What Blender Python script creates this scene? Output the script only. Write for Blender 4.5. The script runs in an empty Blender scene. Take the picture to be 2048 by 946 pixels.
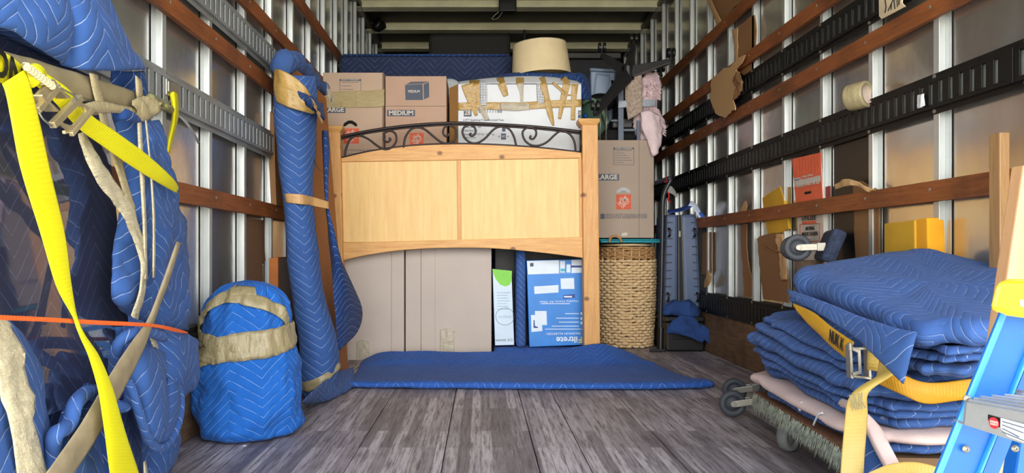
import bpy, bmesh, math, random
from mathutils import Vector, Matrix, noise
random.seed(7)
PI = math.pi
C = bpy.context.scene.collection
SC = bpy.context.scene
# ------------------------------------------------------------------ camera, light, exposure
F = 1550.0; CX = 962.0; CY = 506.0; HZ = 0.622       # focal length (px), vanishing point, eye height over the load floor
XL, XR, ZC, YB, YF = -0.99, 1.44, 2.62, 7.9, 0.95    # walls, ceiling, bulkhead, rear opening
cam_d = bpy.data.cameras.new('camera'); cam = bpy.data.objects.new('camera', cam_d); C.objects.link(cam)
cam.location = (0, 0, HZ); cam.rotation_euler = (PI/2, 0, 0)
cam_d.sensor_width = 36; cam_d.lens = F*36/2048
cam_d.shift_x = (1024-CX)/2048; cam_d.shift_y = (CY-473)/2048
cam_d.clip_start = 0.05; cam_d.clip_end = 200
SC.camera = cam
SC.view_settings.view_transform = 'Standard'; SC.view_settings.look = 'None'
SC.view_settings.gamma = 1; SC.view_settings.use_curve_mapping = False
SC.view_settings.exposure = 0.0
w = bpy.data.worlds.new('sky'); SC.world = w; w.use_nodes = True
wn = w.node_tree; wn.nodes.clear()
wo = wn.nodes.new('ShaderNodeOutputWorld'); wb = wn.nodes.new('ShaderNodeBackground')
wt = wn.nodes.new('ShaderNodeTexCoord'); ws = wn.nodes.new('ShaderNodeSeparateXYZ'); wr = wn.nodes.new('ShaderNodeValToRGB')
wn.links.new(wt.outputs['Generated'], ws.inputs[0]); wn.links.new(ws.outputs['Z'], wr.inputs[0])
e = wr.color_ramp.elements
e[0].position = 0.0; e[0].color = (0.55, 0.55, 0.38, 1)
e[1].position = 0.12; e[1].color = (0.95, 0.95, 0.82, 1)
e.new(0.35).color = (0.95, 0.98, 1.0, 1); e.new(1.0).color = (0.6, 0.78, 1.0, 1)
wn.links.new(wr.outputs[0], wb.inputs[0]); wb.inputs[1].default_value = 3.4
wn.links.new(wb.outputs[0], wo.inputs[0])
def sun(name, energy, angle, d, col):
    l = bpy.data.lights.new(name, 'SUN'); l.energy = energy; l.angle = math.radians(angle); l.color = col
    o = bpy.data.objects.new(name, l); C.objects.link(o); o.location = (0, -3, 4)
    o.rotation_euler = Vector(d).to_track_quat('-Z', 'Y').to_euler()
sun('daylight', 4.2, 46, (-0.03, 1.0, -0.08), (1.0, 0.98, 0.95))
sun('noon_sun', 24.0, 1, (0.15, -0.55, -1.0), (1.0, 0.95, 0.82))

# ------------------------------------------------------------------ helpers
def P(x, y, Y): return Vector(((x-CX)*Y/F, Y, HZ-(y-CY)*Y/F))
def lin(c):
    return tuple(((v/255)/12.92 if v/255 <= .04045 else ((v/255+.055)/1.055)**2.4) for v in c) + (1.0,)
class M_:
    """small node builder"""
    def __init__(s, name):
        s.m = bpy.data.materials.new(name); s.m.use_nodes = True; s.t = s.m.node_tree; s.t.nodes.clear()
        s.o = s.t.nodes.new('ShaderNodeOutputMaterial'); s.b = s.t.nodes.new('ShaderNodeBsdfPrincipled')
        s.t.links.new(s.b.outputs[0], s.o.inputs[0])
    def n(s, ty, props={}, **inp):
        nd = s.t.nodes.new('ShaderNode'+ty)
        for k, v in props.items(): setattr(nd, k, v)
        for k, v in inp.items():
            key = int(k[1:]) if k[0] == '_' and k[1:].isdigit() else k.replace('_', ' ')
            s.set(nd.inputs[key], v)
        return nd
    def set(s, sock, v):
        if isinstance(v, bpy.types.NodeSocket): s.t.links.new(v, sock)
        elif isinstance(v, bpy.types.Node): s.t.links.new(v.outputs[0], sock)
        else: sock.default_value = v
    def math(s, op, a, b=0.0, c=0.0):
        nd = s.n('Math', {'operation': op}); s.set(nd.inputs[0], a); s.set(nd.inputs[1], b); s.set(nd.inputs[2], c); return nd.outputs[0]
    def mix(s, f, a, b, mode='MIX'):
        nd = s.n('Mix', {'data_type': 'RGBA', 'blend_type': mode}); s.set(nd.inputs[0], f); s.set(nd.inputs[6], a); s.set(nd.inputs[7], b); return nd.outputs[2]
    def ramp(s, f, stops):
        nd = s.n('ValToRGB'); s.set(nd.inputs[0], f); el = nd.color_ramp.elements
        for i, (p, c) in enumerate(stops):
            q = el[i] if i < 2 else el.new(p)
            q.position = p; q.color = c if len(c) == 4 else tuple(c)+(1,)
        return nd.outputs[0]
    def uv(s, scale=(1, 1, 1), rot=(0, 0, 0), gen='UV'):
        tc = s.n('TexCoord'); mp = s.n('Mapping'); s.t.links.new(tc.outputs[gen], mp.inputs[0])
        mp.inputs['Scale'].default_value = scale; mp.inputs['Rotation'].default_value = rot; return mp.outputs[0]
    def noise(s, vec, scale, detail=4, rough=.55):
        return s.n('TexNoise', Vector=vec, Scale=scale, Detail=detail, Roughness=rough).outputs[0]
    def bump(s, h, strength=.3, dist=.01):
        nd = s.n('Bump', Height=h, Strength=strength, Distance=dist); s.set(s.b.inputs['Normal'], nd); return nd
    def p(s, **k):
        for a, v in k.items(): s.set(s.b.inputs[a.replace('_', ' ')], v)
        return s
MATS = {}
def plain(name, c, rough=.6, metal=0.0, spec=.5, var=.12, scale=12, coat=0):
    if name in MATS: return MATS[name]
    s = M_(name); v = s.uv(gen='Object'); n = s.noise(v, scale, 5)
    cc = lin(c); dk = tuple(x*(1-var*2) for x in cc[:3])+(1,)
    s.p(Base_Color=s.mix(s.ramp(n, [(.3, (0, 0, 0)), (.7, (1, 1, 1))]), dk, cc), Roughness=rough, Metallic=metal)
    s.b.inputs['Specular IOR Level'].default_value = spec
    s.b.inputs['Coat Weight'].default_value = coat
    s.bump(s.noise(v, scale*12, 2), .08, .004)
    MATS[name] = s.m; return s.m
def blanket(name, c, line=(190, 205, 235), per=.20, amp=.10, sp=.036, puff=.45, coat=0, lw=.055, rot=0.0, dirt=.25, rough=.85, linemix=.75):
    s = M_(name); v = s.uv(rot=(0, 0, rot)); wob = s.n('TexNoise', Vector=v, Scale=9.0, Detail=2.0)
    wv = s.n('VectorMath', {'operation': 'SCALE'}); s.set(wv.inputs[0], wob.outputs['Color']); wv.inputs[3].default_value = .012
    va = s.n('VectorMath', {'operation': 'ADD'}); s.set(va.inputs[0], v); s.set(va.inputs[1], wv.outputs[0])
    xyz = s.n('SeparateXYZ', Vector=va.outputs[0])
    tri = s.math('PINGPONG', xyz.outputs[0], per/2)
    h = s.math('ADD', xyz.outputs[1], s.math('MULTIPLY', tri, amp*2/per*1.0))
    fr = s.math('FRACT', s.math('DIVIDE', h, sp))
    d = s.math('MULTIPLY', s.math('ABSOLUTE', s.math('SUBTRACT', fr, .5)), 2.0)     # 1 on the stitch
    ln = s.n('MapRange', Value=d, _1=1-lw*1.25, _2=1-lw*.3).outputs[0]
    brk = s.n('MapRange', Value=s.noise(v, 26, 3), _1=.36, _2=.5).outputs[0]
    cc = lin(c); dk = tuple(x*(1-dirt) for x in cc[:3])+(1,); lt = tuple(min(1, x*1.18) for x in cc[:3])+(1,)
    base = s.mix(s.noise(v, 5, 6), dk, lt)
    s.p(Base_Color=s.mix(s.math('MULTIPLY', s.math('MULTIPLY', ln, brk), linemix), base, lin(line)), Roughness=rough)
    s.b.inputs['Sheen Weight'].default_value = .04; s.b.inputs['Specular IOR Level'].default_value = .2
    s.b.inputs['Coat Weight'].default_value = coat; s.b.inputs['Coat Roughness'].default_value = .03; s.b.inputs['Coat IOR'].default_value = 2.2 if coat else 1.5
    pf = s.math('POWER', s.math('SUBTRACT', 1.0, s.math('MULTIPLY', d, d)), .5)
    hh = s.math('ADD', s.math('MULTIPLY', pf, .8), s.math('MULTIPLY', s.noise(v, 60, 3), .35))
    s.bump(hh, puff, .006)
    MATS[name] = s.m; return s.m
def cardboard(name, c, rough=.8, flute=True):
    s = M_(name); v = s.uv(); n = s.noise(v, 4, 5); cc = lin(c)
    f = s.n('TexWave', {'bands_direction': 'X'}, Vector=v, Scale=42.0, Distortion=.4).outputs[1]
    base = s.mix(n, tuple(x*.86 for x in cc[:3])+(1,), tuple(min(1, x*1.08) for x in cc[:3])+(1,))
    s.p(Base_Color=s.mix(s.math('MULTIPLY', f, .07 if flute else 0), base, (.3, .2, .12, 1)), Roughness=rough)
    s.b.inputs['Specular IOR Level'].default_value = .25
    s.bump(s.math('ADD', s.math('MULTIPLY', f, .25), s.noise(v, 8, 3)), .12, .004)
    MATS[name] = s.m; return s.m
def timber(name, c1, c2, knot=(96, 52, 28), vertical=False, grain=1.0, rough=.5, knots=.0, dirt=0.0, coat=0):
    s = M_(name); r = (0, 0, PI/2 if vertical else 0)
    v = s.uv(scale=(1, 1, 1), rot=r); st = s.uv(scale=(1.2, 16, 1), rot=r)
    if vertical: st = s.uv(scale=(16, 1.2, 1))
    g = s.noise(st, 5*grain, 6, .6); g2 = s.noise(st, 22*grain, 4, .7)
    base = s.mix(s.ramp(g, [(.3, (0, 0, 0)), (.68, (1, 1, 1))]), lin(c1), lin(c2))
    base = s.mix(s.math('MULTIPLY', s.n('MapRange', Value=g2, _1=.55, _2=.75).outputs[0], .35), base, lin(knot))
    if knots:
        vo = s.n('TexVoronoi', {'voronoi_dimensions': '2D'}, Vector=s.uv(scale=(1, 1.3, 1)), Scale=knots, Randomness=1.0)
        ch = s.n('SeparateColor', Color=vo.outputs['Color'])
        k = s.math('MULTIPLY', s.n('MapRange', Value=vo.outputs['Distance'], _1=.10, _2=.05).outputs[0], s.math('GREATER_THAN', ch.outputs[0], .55))
        base = s.mix(s.math('MULTIPLY', k, .85), base, lin(knot))
    if dirt:
        base = s.mix(s.math('MULTIPLY', s.n('MapRange', Value=s.noise(v, 3.2, 7, .65), _1=.42, _2=.68).outputs[0], dirt), base, lin((52, 30, 20)))
    s.p(Base_Color=base, Roughness=rough); s.b.inputs['Coat Weight'].default_value = coat
    s.bump(g2, .15, .003); MATS[name] = s.m; return s.m
def tape_mat(name, c, rough=.22, alpha=1.0, crinkle=.5):
    s = M_(name); v = s.uv(scale=(1, 5, 1)); n = s.noise(v, 16, 6, .6); cc = lin(c)
    s.p(Base_Color=s.mix(n, tuple(x*.7 for x in cc[:3])+(1,), tuple(min(1, x*1.25) for x in cc[:3])+(1,)), Roughness=rough, Alpha=alpha)
    s.b.inputs['Specular IOR Level'].default_value = .6
    s.bump(s.math('ADD', n, s.noise(s.uv(), 40, 3)), crinkle, .008); MATS[name] = s.m; return s.m
def webbing(name, c, c2, lines=70):
    s = M_(name); v = s.uv(); n = s.noise(v, 3, 5)
    wv = s.n('TexWave', {'bands_direction': 'X'}, Vector=v, Scale=float(lines), Distortion=.3).outputs[1]
    wy = s.n('TexWave', {'bands_direction': 'Y'}, Vector=v, Scale=float(lines)*.6, Distortion=.3).outputs[1]
    s.p(Base_Color=s.mix(s.ramp(n, [(.4, (0, 0, 0)), (.7, (1, 1, 1))]), lin(c), lin(c2)), Roughness=.6)
    s.bump(s.math('ADD', s.math('MULTIPLY', wv, .5), wy), .3, .0015); MATS[name] = s.m; return s.m

class MB:
    def __init__(s): s.v = []; s.f = []; s.u = []; s.mi = []; s.cur = 0
    def add(s, vs, fs, uv=None):
        o = len(s.v); s.v += [Vector(q) for q in vs]
        for i, fc in enumerate(fs):
            s.f.append([o+j for j in fc]); s.mi.append(s.cur); s.u.append([uv[j] for j in fc] if uv else None)
        return s
    def box(s, lo, hi, M=None):
        x0, y0, z0 = lo; x1, y1, z1 = hi
        v = [Vector(q) for q in ((x0,y0,z0),(x1,y0,z0),(x1,y1,z0),(x0,y1,z0),(x0,y0,z1),(x1,y0,z1),(x1,y1,z1),(x0,y1,z1))]
        if M: v = [M @ q for q in v]
        return s.add(v, [(3,2,1,0),(4,5,6,7),(0,1,5,4),(1,2,6,5),(2,3,7,6),(3,0,4,7)])
    def bar(s, a, b, wd, th, up=(0, 0, 1)):
        a, b = Vector(a), Vector(b); d = (b-a).normalized(); u = Vector(up); x = d.cross(u)
        if x.length < 1e-4: x = d.cross(Vector((1, 0, 0)))
        x.normalize(); u = x.cross(d)
        v = [q + x*sx*wd/2 + u*sy*th/2 for q in (a, b) for sx, sy in ((-1,-1),(1,-1),(1,1),(-1,1))]
        return s.add(v, [(0,1,2,3),(7,6,5,4),(0,4,5,1),(1,5,6,2),(2,6,7,3),(3,7,4,0)])
    def tube(s, path, r, n=8, closed=False, caps=True):
        path = [Vector(q) for q in path]; L = len(path); vs = []; uv = []; al = 0
        rr = r if isinstance(r, (list, tuple)) else [r]*L; prev = None
        for i, q in enumerate(path):
            a = path[i-1] if (i or closed) else q; b = path[(i+1) % L] if (i < L-1 or closed) else q
            t = (b-a).normalized()
            if prev is None:
                x = t.cross(Vector((0, 0, 1)))
                if x.length < .1: x = t.cross(Vector((1, 0, 0)))
            else: x = prev - t*prev.dot(t)
            x.normalize(); prev = x; y = t.cross(x)
            if i: al += (q-path[i-1]).length
            for k in range(n):
                th = 2*PI*k/n; vs.append(q + (x*math.cos(th)+y*math.sin(th))*rr[i]); uv.append((k/n*2*PI*rr[i], al))
        fs = []
        for i in range(L if closed else L-1):
            j = (i+1) % L
            for k in range(n): fs.append((i*n+k, i*n+(k+1) % n, j*n+(k+1) % n, j*n+k))
        if not closed and caps: fs += [tuple(range(n-1, -1, -1)), tuple((L-1)*n+k for k in range(n))]
        return s.add(vs, fs, uv)
    def lathe(s, prof, M=None, n=32):
        M = M or Matrix(); vs = []; fs = []; uv = []; al = 0
        for i, (r, z) in enumerate(prof):
            if i: al += math.hypot(r-prof[i-1][0], z-prof[i-1][1])
            for k in range(n):
                t = 2*PI*k/n; vs.append(M @ Vector((r*math.cos(t), r*math.sin(t), z))); uv.append((t*max(r, .02), al))
        for i in range(len(prof)-1):
            for k in range(n): fs.append((i*n+k, i*n+(k+1) % n, (i+1)*n+(k+1) % n, (i+1)*n+k))
        return s.add(vs, fs, uv)
    def cyl(s, a, b, r, n=16, r2=None):
        return s.tube([a, b], [r, r if r2 is None else r2], n)
    def prism(s, pts, off):
        """closed outline extruded by a vector"""
        pts = [Vector(q) for q in pts]; off = Vector(off); n = len(pts)
        return s.add(pts+[q+off for q in pts], [tuple(range(n)), tuple(range(2*n-1, n-1, -1))]+[(i, i+n, (i+1) % n+n, (i+1) % n) for i in range(n)])
    def ball(s, c, r, n=10, sc=(1, 1, 1)):
        c = Vector(c); prof = [(max(1e-4, math.sin(PI*i/n)), -math.cos(PI*i/n)) for i in range(n+1)]
        M = Matrix.Translation(c) @ Matrix.Diagonal((r*sc[0], r*sc[1], r*sc[2], 1)); return s.lathe(prof, M, n*2)
    def build(s, name, mat, parent=None, smooth=False, bevel=0, angle=40, subsurf=0, recalc=True):
        me = bpy.data.meshes.new(name); me.from_pydata([tuple(q) for q in s.v], [], s.f)
        uvl = me.uv_layers.new(name='UVMap')
        for pi, pg in enumerate(me.polygons):
            pg.material_index = s.mi[pi]; u = s.u[pi]
            if u is None:
                nx, ny, nz = (abs(q) for q in pg.normal)
                for k, li in enumerate(pg.loop_indices):
                    q = s.v[s.f[pi][k]]
                    uvl.data[li].uv = (q.y, q.z) if nx >= ny and nx >= nz else ((q.x, q.z) if ny >= nz else (q.x, q.y))
            else:
                for k, li in enumerate(pg.loop_indices): uvl.data[li].uv = u[k]
        for m in (mat if isinstance(mat, (list, tuple)) else [mat]): me.materials.append(m)
        if recalc:
            bm = bmesh.new(); bm.from_mesh(me); bmesh.ops.recalc_face_normals(bm, faces=bm.faces); bm.to_mesh(me); bm.free()
        if smooth:
            for pg in me.polygons: pg.use_smooth = True
        o = bpy.data.objects.new(name, me); C.objects.link(o); attach(o, parent)
        if bevel:
            b = o.modifiers.new('bevel', 'BEVEL'); b.width = bevel; b.segments = 2; b.limit_method = 'ANGLE'; b.angle_limit = math.radians(angle)
        if subsurf:
            b = o.modifiers.new('sub', 'SUBSURF'); b.levels = subsurf; b.render_levels = subsurf
        return o
def wloc(o):
    v = Vector(o.location); q = o.parent
    return v if q is None else v + 0*v
def attach(o, parent):
    if parent is None: return
    o.parent = parent
    root = parent
    while root.parent: root = root.parent
    if root.type == 'EMPTY' and parent is root: o.matrix_parent_inverse = Matrix.Translation(-Vector(root.location))
def tag(o, label, cat, group=None, kind=None):
    if label: o['label'] = label
    if cat: o['category'] = cat
    if group: o['group'] = group
    if kind: o['kind'] = kind
    return o
def thing(name, label, cat, loc, group=None):
    o = bpy.data.objects.new(name, None); C.objects.link(o); o.location = loc; o.empty_display_size = .1
    return tag(o, label, cat, group)
def struct(o): o['kind'] = 'structure'; return o
def copy_tree(o, parent=None, off=None):
    c = o.copy(); C.objects.link(c)
    if parent: c.parent = parent
    if off is not None: c.location = Vector(o.location)+Vector(off)
    for ch in list(o.children): copy_tree(ch, c)
    return c
def cr(p0, p1, p2, p3, t):
    return 0.5*((2*p1)+(p2-p0)*t+(2*p0-5*p1+4*p2-p3)*t*t+(3*p1-p0-3*p2+p3)*t*t*t)
def spline(pts, n, closed=False):
    pts = [Vector(q) for q in pts]; L = len(pts); out = []
    g = (lambda i: pts[i % L]) if closed else (lambda i: pts[max(0, min(L-1, i))])
    for i in range(L if closed else L-1):
        for k in range(n): out.append(cr(g(i-1), g(i), g(i+1), g(i+2), k/n))
    if not closed: out.append(pts[-1])
    return out
def fbm(q, f, o=3):
    s = 0; a = 1
    for _ in range(o): s += a*noise.noise(q*f); f *= 2.1; a *= .5
    return s
CAMP = Vector((0, 0, HZ))
def patch(name, rows, mat, parent=None, n=6, th=.006, amp=0.0, fr=8.0, hem=True, fold=None, sub=0, thin=False, uvs=1.0, stretch=(1, 1, 1)):
    """cloth / tape / webbing surface through a grid of 3-D control points, with real thickness and a rounded hem"""
    R = [spline(r, n) for r in rows]; cols = list(zip(*R)); cs = [spline(list(c), n) for c in cols]
    G = list(zip(*cs)); nr, nc = len(G), len(G[0])
    U = [[0]*nc for _ in range(nr)]; V = [[0]*nc for _ in range(nr)]
    mr = nr//2
    for j in range(nc):
        for i in range(nr):
            if j: U[i][j] = U[i][j-1] + (G[mr][j]-G[mr][j-1]).length
            if i: V[i][j] = V[i-1][j] + (G[i][nc//2]-G[i-1][nc//2]).length
    Nn = [[None]*nc for _ in range(nr)]
    def nrm(A):
        for i in range(nr):
            for j in range(nc):
                a = A[min(i+1, nr-1)][j]-A[max(i-1, 0)][j]; b = A[i][min(j+1, nc-1)]-A[i][max(j-1, 0)]
                k = b.cross(a)
                if k.length < 1e-9: k = Vector((0, -1, 0))
                k.normalize(); Nn[i][j] = k
    nrm(G)
    c = Nn[nr//2][nc//2]; flip = -1 if c.dot(CAMP-G[nr//2][nc//2]) < 0 else 1
    if amp or fold:
        G = [[G[i][j] + Nn[i][j]*flip*(amp*fbm(Vector((G[i][j].x*stretch[0], G[i][j].y*stretch[1], G[i][j].z*stretch[2])), fr) + (fold(U[i][j], V[i][j]) if fold else 0)) for j in range(nc)] for i in range(nr)]
        nrm(G)
    m = MB(); vs = []; uv = []
    for side in (1, -1):
        for i in range(nr):
            for j in range(nc):
                e = min(i, j, nr-1-i, nc-1-j); k = (1 if e > 1 else (.75 if e == 1 else .2)) if hem else 1
                vs.append(G[i][j] + Nn[i][j]*flip*side*th/2*k); uv.append((U[i][j]*uvs, V[i][j]*uvs))
    N0 = nr*nc; fs = []
    for i in range(nr-1):
        for j in range(nc-1):
            a = i*nc+j; q = (a, a+1, a+nc+1, a+nc); fs.append(q); fs.append(tuple(N0+k for k in reversed(q)))
    ed = [j for j in range(nc)] + [i*nc+nc-1 for i in range(1, nr)] + [(nr-1)*nc+j for j in range(nc-2, -1, -1)] + [i*nc for i in range(nr-2, 0, -1)]
    for k in range(len(ed)): a, b = ed[k], ed[(k+1) % len(ed)]; fs.append((a, N0+a, N0+b, b))
    m.add(vs, fs, uv)
    return m.build(name, mat, parent, smooth=True, subsurf=sub)
def text(body, M, size, mat, parent, name='lettering', bold=0.0, align='CENTER', xs=1.0, spacing=1.0, fit=None):
    cu = bpy.data.curves.new(name, 'FONT'); cu.body = body; cu.size = size; cu.offset = bold*size; cu.align_x = align; cu.align_y = 'CENTER'
    cu.space_character = spacing; cu.extrude = .0004; cu.resolution_u = 3
    tmp = bpy.data.objects.new('tmp', cu); C.objects.link(tmp)
    dg = bpy.context.evaluated_depsgraph_get(); dg.update()
    me = bpy.data.meshes.new_from_object(tmp.evaluated_get(dg))
    bpy.data.objects.remove(tmp); bpy.data.curves.remove(cu)
    if fit:
        wdt = max(v.co.x for v in me.vertices)-min(v.co.x for v in me.vertices); xs = fit/wdt
    for v in me.vertices: v.co = M @ Vector((v.co.x*xs, v.co.y, v.co.z))
    me.materials.clear(); me.materials.append(mat); me.name = name
    o = bpy.data.objects.new(name, me); C.objects.link(o); attach(o, parent); return o
def face_cam(c, roll=0, yaw=0):     # text frame: x right, y up, facing -Y
    return Matrix.Translation(Vector(c)) @ Matrix.Rotation(yaw, 4, 'Z') @ Matrix.Rotation(PI/2, 4, 'X') @ Matrix.Rotation(roll, 4, 'Z')
def frameM(c, right, up):
    r = Vector(right).normalized(); u = Vector(up); u = (u-r*u.dot(r)).normalized(); n = r.cross(u)
    return Matrix(((r.x, u.x, n.x, c[0]), (r.y, u.y, n.y, c[1]), (r.z, u.z, n.z, c[2]), (0, 0, 0, 1)))

# ------------------------------------------------------------------ materials
B_BLUE = blanket('quilted_blue', (56, 90, 152))
B_FLOOR = blanket('quilted_blue_floor', (46, 90, 170), linemix=.6, puff=.5, lw=.05)
B_NAVY = blanket('quilted_navy', (48, 58, 90), line=(96, 112, 158), sp=.04, lw=.16, linemix=.6, rot=0)
B_DARK = blanket('quilted_dark', (34, 64, 122))
B_BAG = blanket('quilted_bright', (36, 104, 196), line=(170, 205, 245))
B_PILE = blanket('quilted_pile', (60, 92, 152), linemix=.6)
B_FILM = blanket('filmed_quilt', (36, 42, 72), line=(120, 128, 160), coat=1.0, puff=.0, rough=.5, linemix=.6, lw=.05)
PINK = plain('faded_pink_cloth', (222, 196, 190), .9, var=.1)
CB_TAN = cardboard('box_tan', (196, 170, 150)); CB_PINK = cardboard('box_rose', (192, 160, 140)); CB_GREY = cardboard('box_grey', (190, 178, 170), flute=False)
CB_R = cardboard('box_taupe', (176, 158, 144)); CB_BROWN = cardboard('torn_brown', (152, 112, 76)); CB_LIGHT = cardboard('torn_light', (205, 166, 118)); CB_ORANGE = cardboard('panel_brown', (178, 116, 66))
INK = plain('slate_ink', (84, 92, 110), .7, var=.08); ORANGE = plain('print_orange', (222, 96, 62), .7, var=.06); PALE = plain('pale_print', (214, 206, 196), .7, var=.05)
BLACK = plain('black_plastic', (20, 20, 22), .4); BLACKM = plain('black_enamel', (16, 16, 18), .5, .0, .35); WHITE = plain('white_board', (226, 230, 238), .6, var=.05)
TAPE = tape_mat('tan_tape', (166, 152, 116)); TAPEC = tape_mat('clear_tape', (206, 196, 176), .12, .55); TAPEG = tape_mat('gold_tape', (188, 152, 84), .25, .93); TAPEP = tape_mat('brown_paper_tape', (196, 152, 100), .4)
YEL = webbing('yellow_webbing', (222, 210, 4), (232, 224, 12)); AMB = webbing('amber_webbing', (190, 138, 22), (208, 160, 46)); AMBP = webbing('faded_webbing', (190, 158, 72), (200, 180, 122))
ORG = webbing('orange_webbing', (240, 96, 34), (250, 120, 50))
STEEL = plain('zinc_steel', (158, 154, 144), .35, .6, var=.1); GALV = plain('galvanised', (164, 168, 170), .45, .25, var=.2, scale=5); GOLDZ = plain('yellow_zinc', (206, 190, 150), .35, .7)
ALU = plain('aluminium', (188, 190, 194), .38, .7, var=.06)
PINE_H = timber('pine_rail', (202, 142, 78), (224, 174, 106), knots=5.0); PINE_V = timber('pine_post', (198, 138, 76), (220, 168, 102), vertical=True, knots=5.0)
PANEL = timber('pale_veneer', (224, 180, 112), (236, 198, 132), knot=(206, 150, 84), vertical=True, grain=.5)
SLAT = timber('rust_slat', (128, 70, 34), (164, 96, 50), knot=(80, 40, 20), dirt=.6, rough=.6)
STUD = timber('raw_stud', (148, 112, 72), (178, 138, 92), vertical=True, knots=4)
FOAM = plain('yellow_foam', (222, 172, 48), .9, var=.14, scale=4); RUBBER = plain('grey_rubber', (66, 70, 78), .6)
# ------------------------------------------------------------------ the truck body
def floor_mat():
    s = M_('worn_planks'); v = s.uv(gen='Object')
    b = s.n('TexBrick', {'offset': .37, 'offset_frequency': 2}, Vector=s.uv(rot=(0, 0, PI/2), gen='Object'), Scale=1.0, Mortar_Size=.0016, Mortar_Smooth=.3, Bias=0.0, Brick_Width=.62, Row_Height=.036)
    b.inputs['Color1'].default_value = (0, 0, 0, 1); b.inputs['Color2'].default_value = (1, 1, 1, 1); b.inputs['Mortar'].default_value = (.2, .2, .2, 1)
    st = s.uv(scale=(16, .9, 1), gen='Object'); g = s.noise(st, 5, 10, .72); g2 = s.noise(s.uv(scale=(30, 1.6, 1), gen='Object'), 5, 6, .75); big = s.noise(v, 1.7, 6, .6)
    base = s.mix(b.outputs['Color'], lin((118, 110, 116)), lin((204, 194, 198)))
    base = s.mix(s.n('MapRange', Value=g, _1=.46, _2=.64).outputs[0], base, lin((84, 74, 80)))
    base = s.mix(s.math('MULTIPLY', s.n('MapRange', Value=g2, _1=.56, _2=.7).outputs[0], .6), base, lin((206, 200, 202)))
    base = s.mix(s.math('MULTIPLY', s.n('MapRange', Value=big, _1=.48, _2=.68).outputs[0], .45), base, lin((98, 88, 92)))
    s.p(Base_Color=base, Roughness=s.n('MapRange', Value=g, _3=.35, _4=.62).outputs[0])
    s.bump(s.math('ADD', g2, s.math('MULTIPLY', b.outputs['Fac'], -.6)), .35, .004); return s.m
def wall_mat(name, y0, tint):
    s = M_(name); tc = s.n('TexCoord'); xyz = s.n('SeparateXYZ', Vector=tc.outputs['Object']); v = s.uv(gen='Object')
    idx = s.math('FLOOR', s.math('DIVIDE', s.math('SUBTRACT', xyz.outputs[1], y0), .4064))
    wn_ = s.n('TexWhiteNoise', {'noise_dimensions': '1D'}, W=idx)
    st = s.noise(s.uv(scale=(1, 1, .25), gen='Object'), 7, 7, .65); big = s.noise(v, 2.3, 5)
    base = s.mix(wn_.outputs[0], lin((190, 190, 190)), lin((224, 222, 216)))
    base = s.mix(s.math('MULTIPLY', s.n('MapRange', Value=big, _1=.42, _2=.66).outputs[0], .8), base, lin(tint))
    base = s.mix(s.math('MULTIPLY', s.n('MapRange', Value=st, _1=.56, _2=.74).outputs[0], .5), base, lin((206, 206, 204)))
    s.p(Base_Color=base, Metallic=.78, Roughness=s.n('MapRange', Value=st, _3=.12, _4=.26).outputs[0])
    s.bump(s.noise(v, 5, 3), .12, .02); return s.m
POST = plain('galvanised_post', (208, 212, 212), .4, .55, var=.08, scale=4); GAP = plain('dark_gap', (18, 17, 18), .8)
ROOFM = plain('roof_skin', (40, 38, 36), .55, .3); RIBM = plain('roof_rib', (246, 242, 208), .4, .0, var=.1, scale=5)
KICK = timber('kick_board', (104, 78, 56), (140, 108, 78), knot=(48, 34, 24), dirt=.7, rough=.75)
WL = wall_mat('left_panels', 2.379, (166, 160, 156)); WR = wall_mat('right_panels', 2.426, (182, 168, 158))
fl = MB()
joints = [-.99, -.95, -.67, -.39, -.113, .168, .316, .593, .87, 1.15, 1.44]
for a, b in zip(joints[:-1], joints[1:]):
    if b-a > .02: fl.box((a+.002, YF, -.04), (b-.002, YB, 0))
fl.cur = 1; fl.box((XL, YF, -.06), (XR, YB, -.012))
struct(fl.build('floor', [floor_mat(), GAP]))
g = MB().box((-30, -40, -.95), (30, YB+20, -.9)); struct(g.build('ground', plain('concrete_ground', (196, 190, 178), .9, var=.1, scale=2)))
def wall(name, X, sgn, mat, y0):
    o = struct(MB().box((min(X, X+sgn*.04), YF, -.05), (max(X, X+sgn*.04), YB+.04, ZC+.05)).build(name, mat))
    # one hat-shaped post, its rear-door flange edged by a dark strip painted as gap shadow
    d = -sgn
    m = MB(); bx = lambda xa, xb, ya, yb: m.box((min(X+d*xa, X+d*xb), ya, .37), (max(X+d*xa, X+d*xb), yb, ZC-.03))
    bx(.0005, .024, 0, .030); bx(.0005, .0035, -.028, -.0002)
    m.cur = 1; bx(.0005, .003, -.034, -.0285)
    m.cur = 0; bx(.0005, .0035, .0302, .055)
    first = m.build('post', [POST, GAP], o, bevel=.0025)
    first.location.y = y0 - .4064*3; first['kind'] = 'structure'
    k = -2
    while y0+.4064*k < YB-.05:
        c = first.copy(); C.objects.link(c); c.location.y = y0+.4064*k; k += 1
    return o
wall('wall_right', XR, 1, WR, 2.426-.03+.0)
wall('wall_left', XL, -1, WL, 2.379-.03)
struct(MB().box((XL-.04, YB, -.05), (XR+.04, YB+.04, ZC+.05)).build('wall_front', plain('bulkhead', (58, 52, 46), .6, .1)))
ce = struct(MB().box((XL-.04, YF, ZC), (XR+.04, YB+.04, ZC+.04)).build('ceiling', ROOFM))
m = MB(); m.box((XL, 0, -.062), (XR, .045, 0)); m.box((XL, -.035, -.066), (XR, .08, -.0622)); m.box((XL, -.03, -.004), (XR, -.001, -.0005))
rib = m.build('rib', RIBM, ce, bevel=.004); rib['kind'] = 'structure'
for i in range(9):
    r = rib if i == 0 else rib.copy()
    if i: C.objects.link(r)
    r.location = (0, 7.36-.62*i, ZC-.001)
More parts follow.
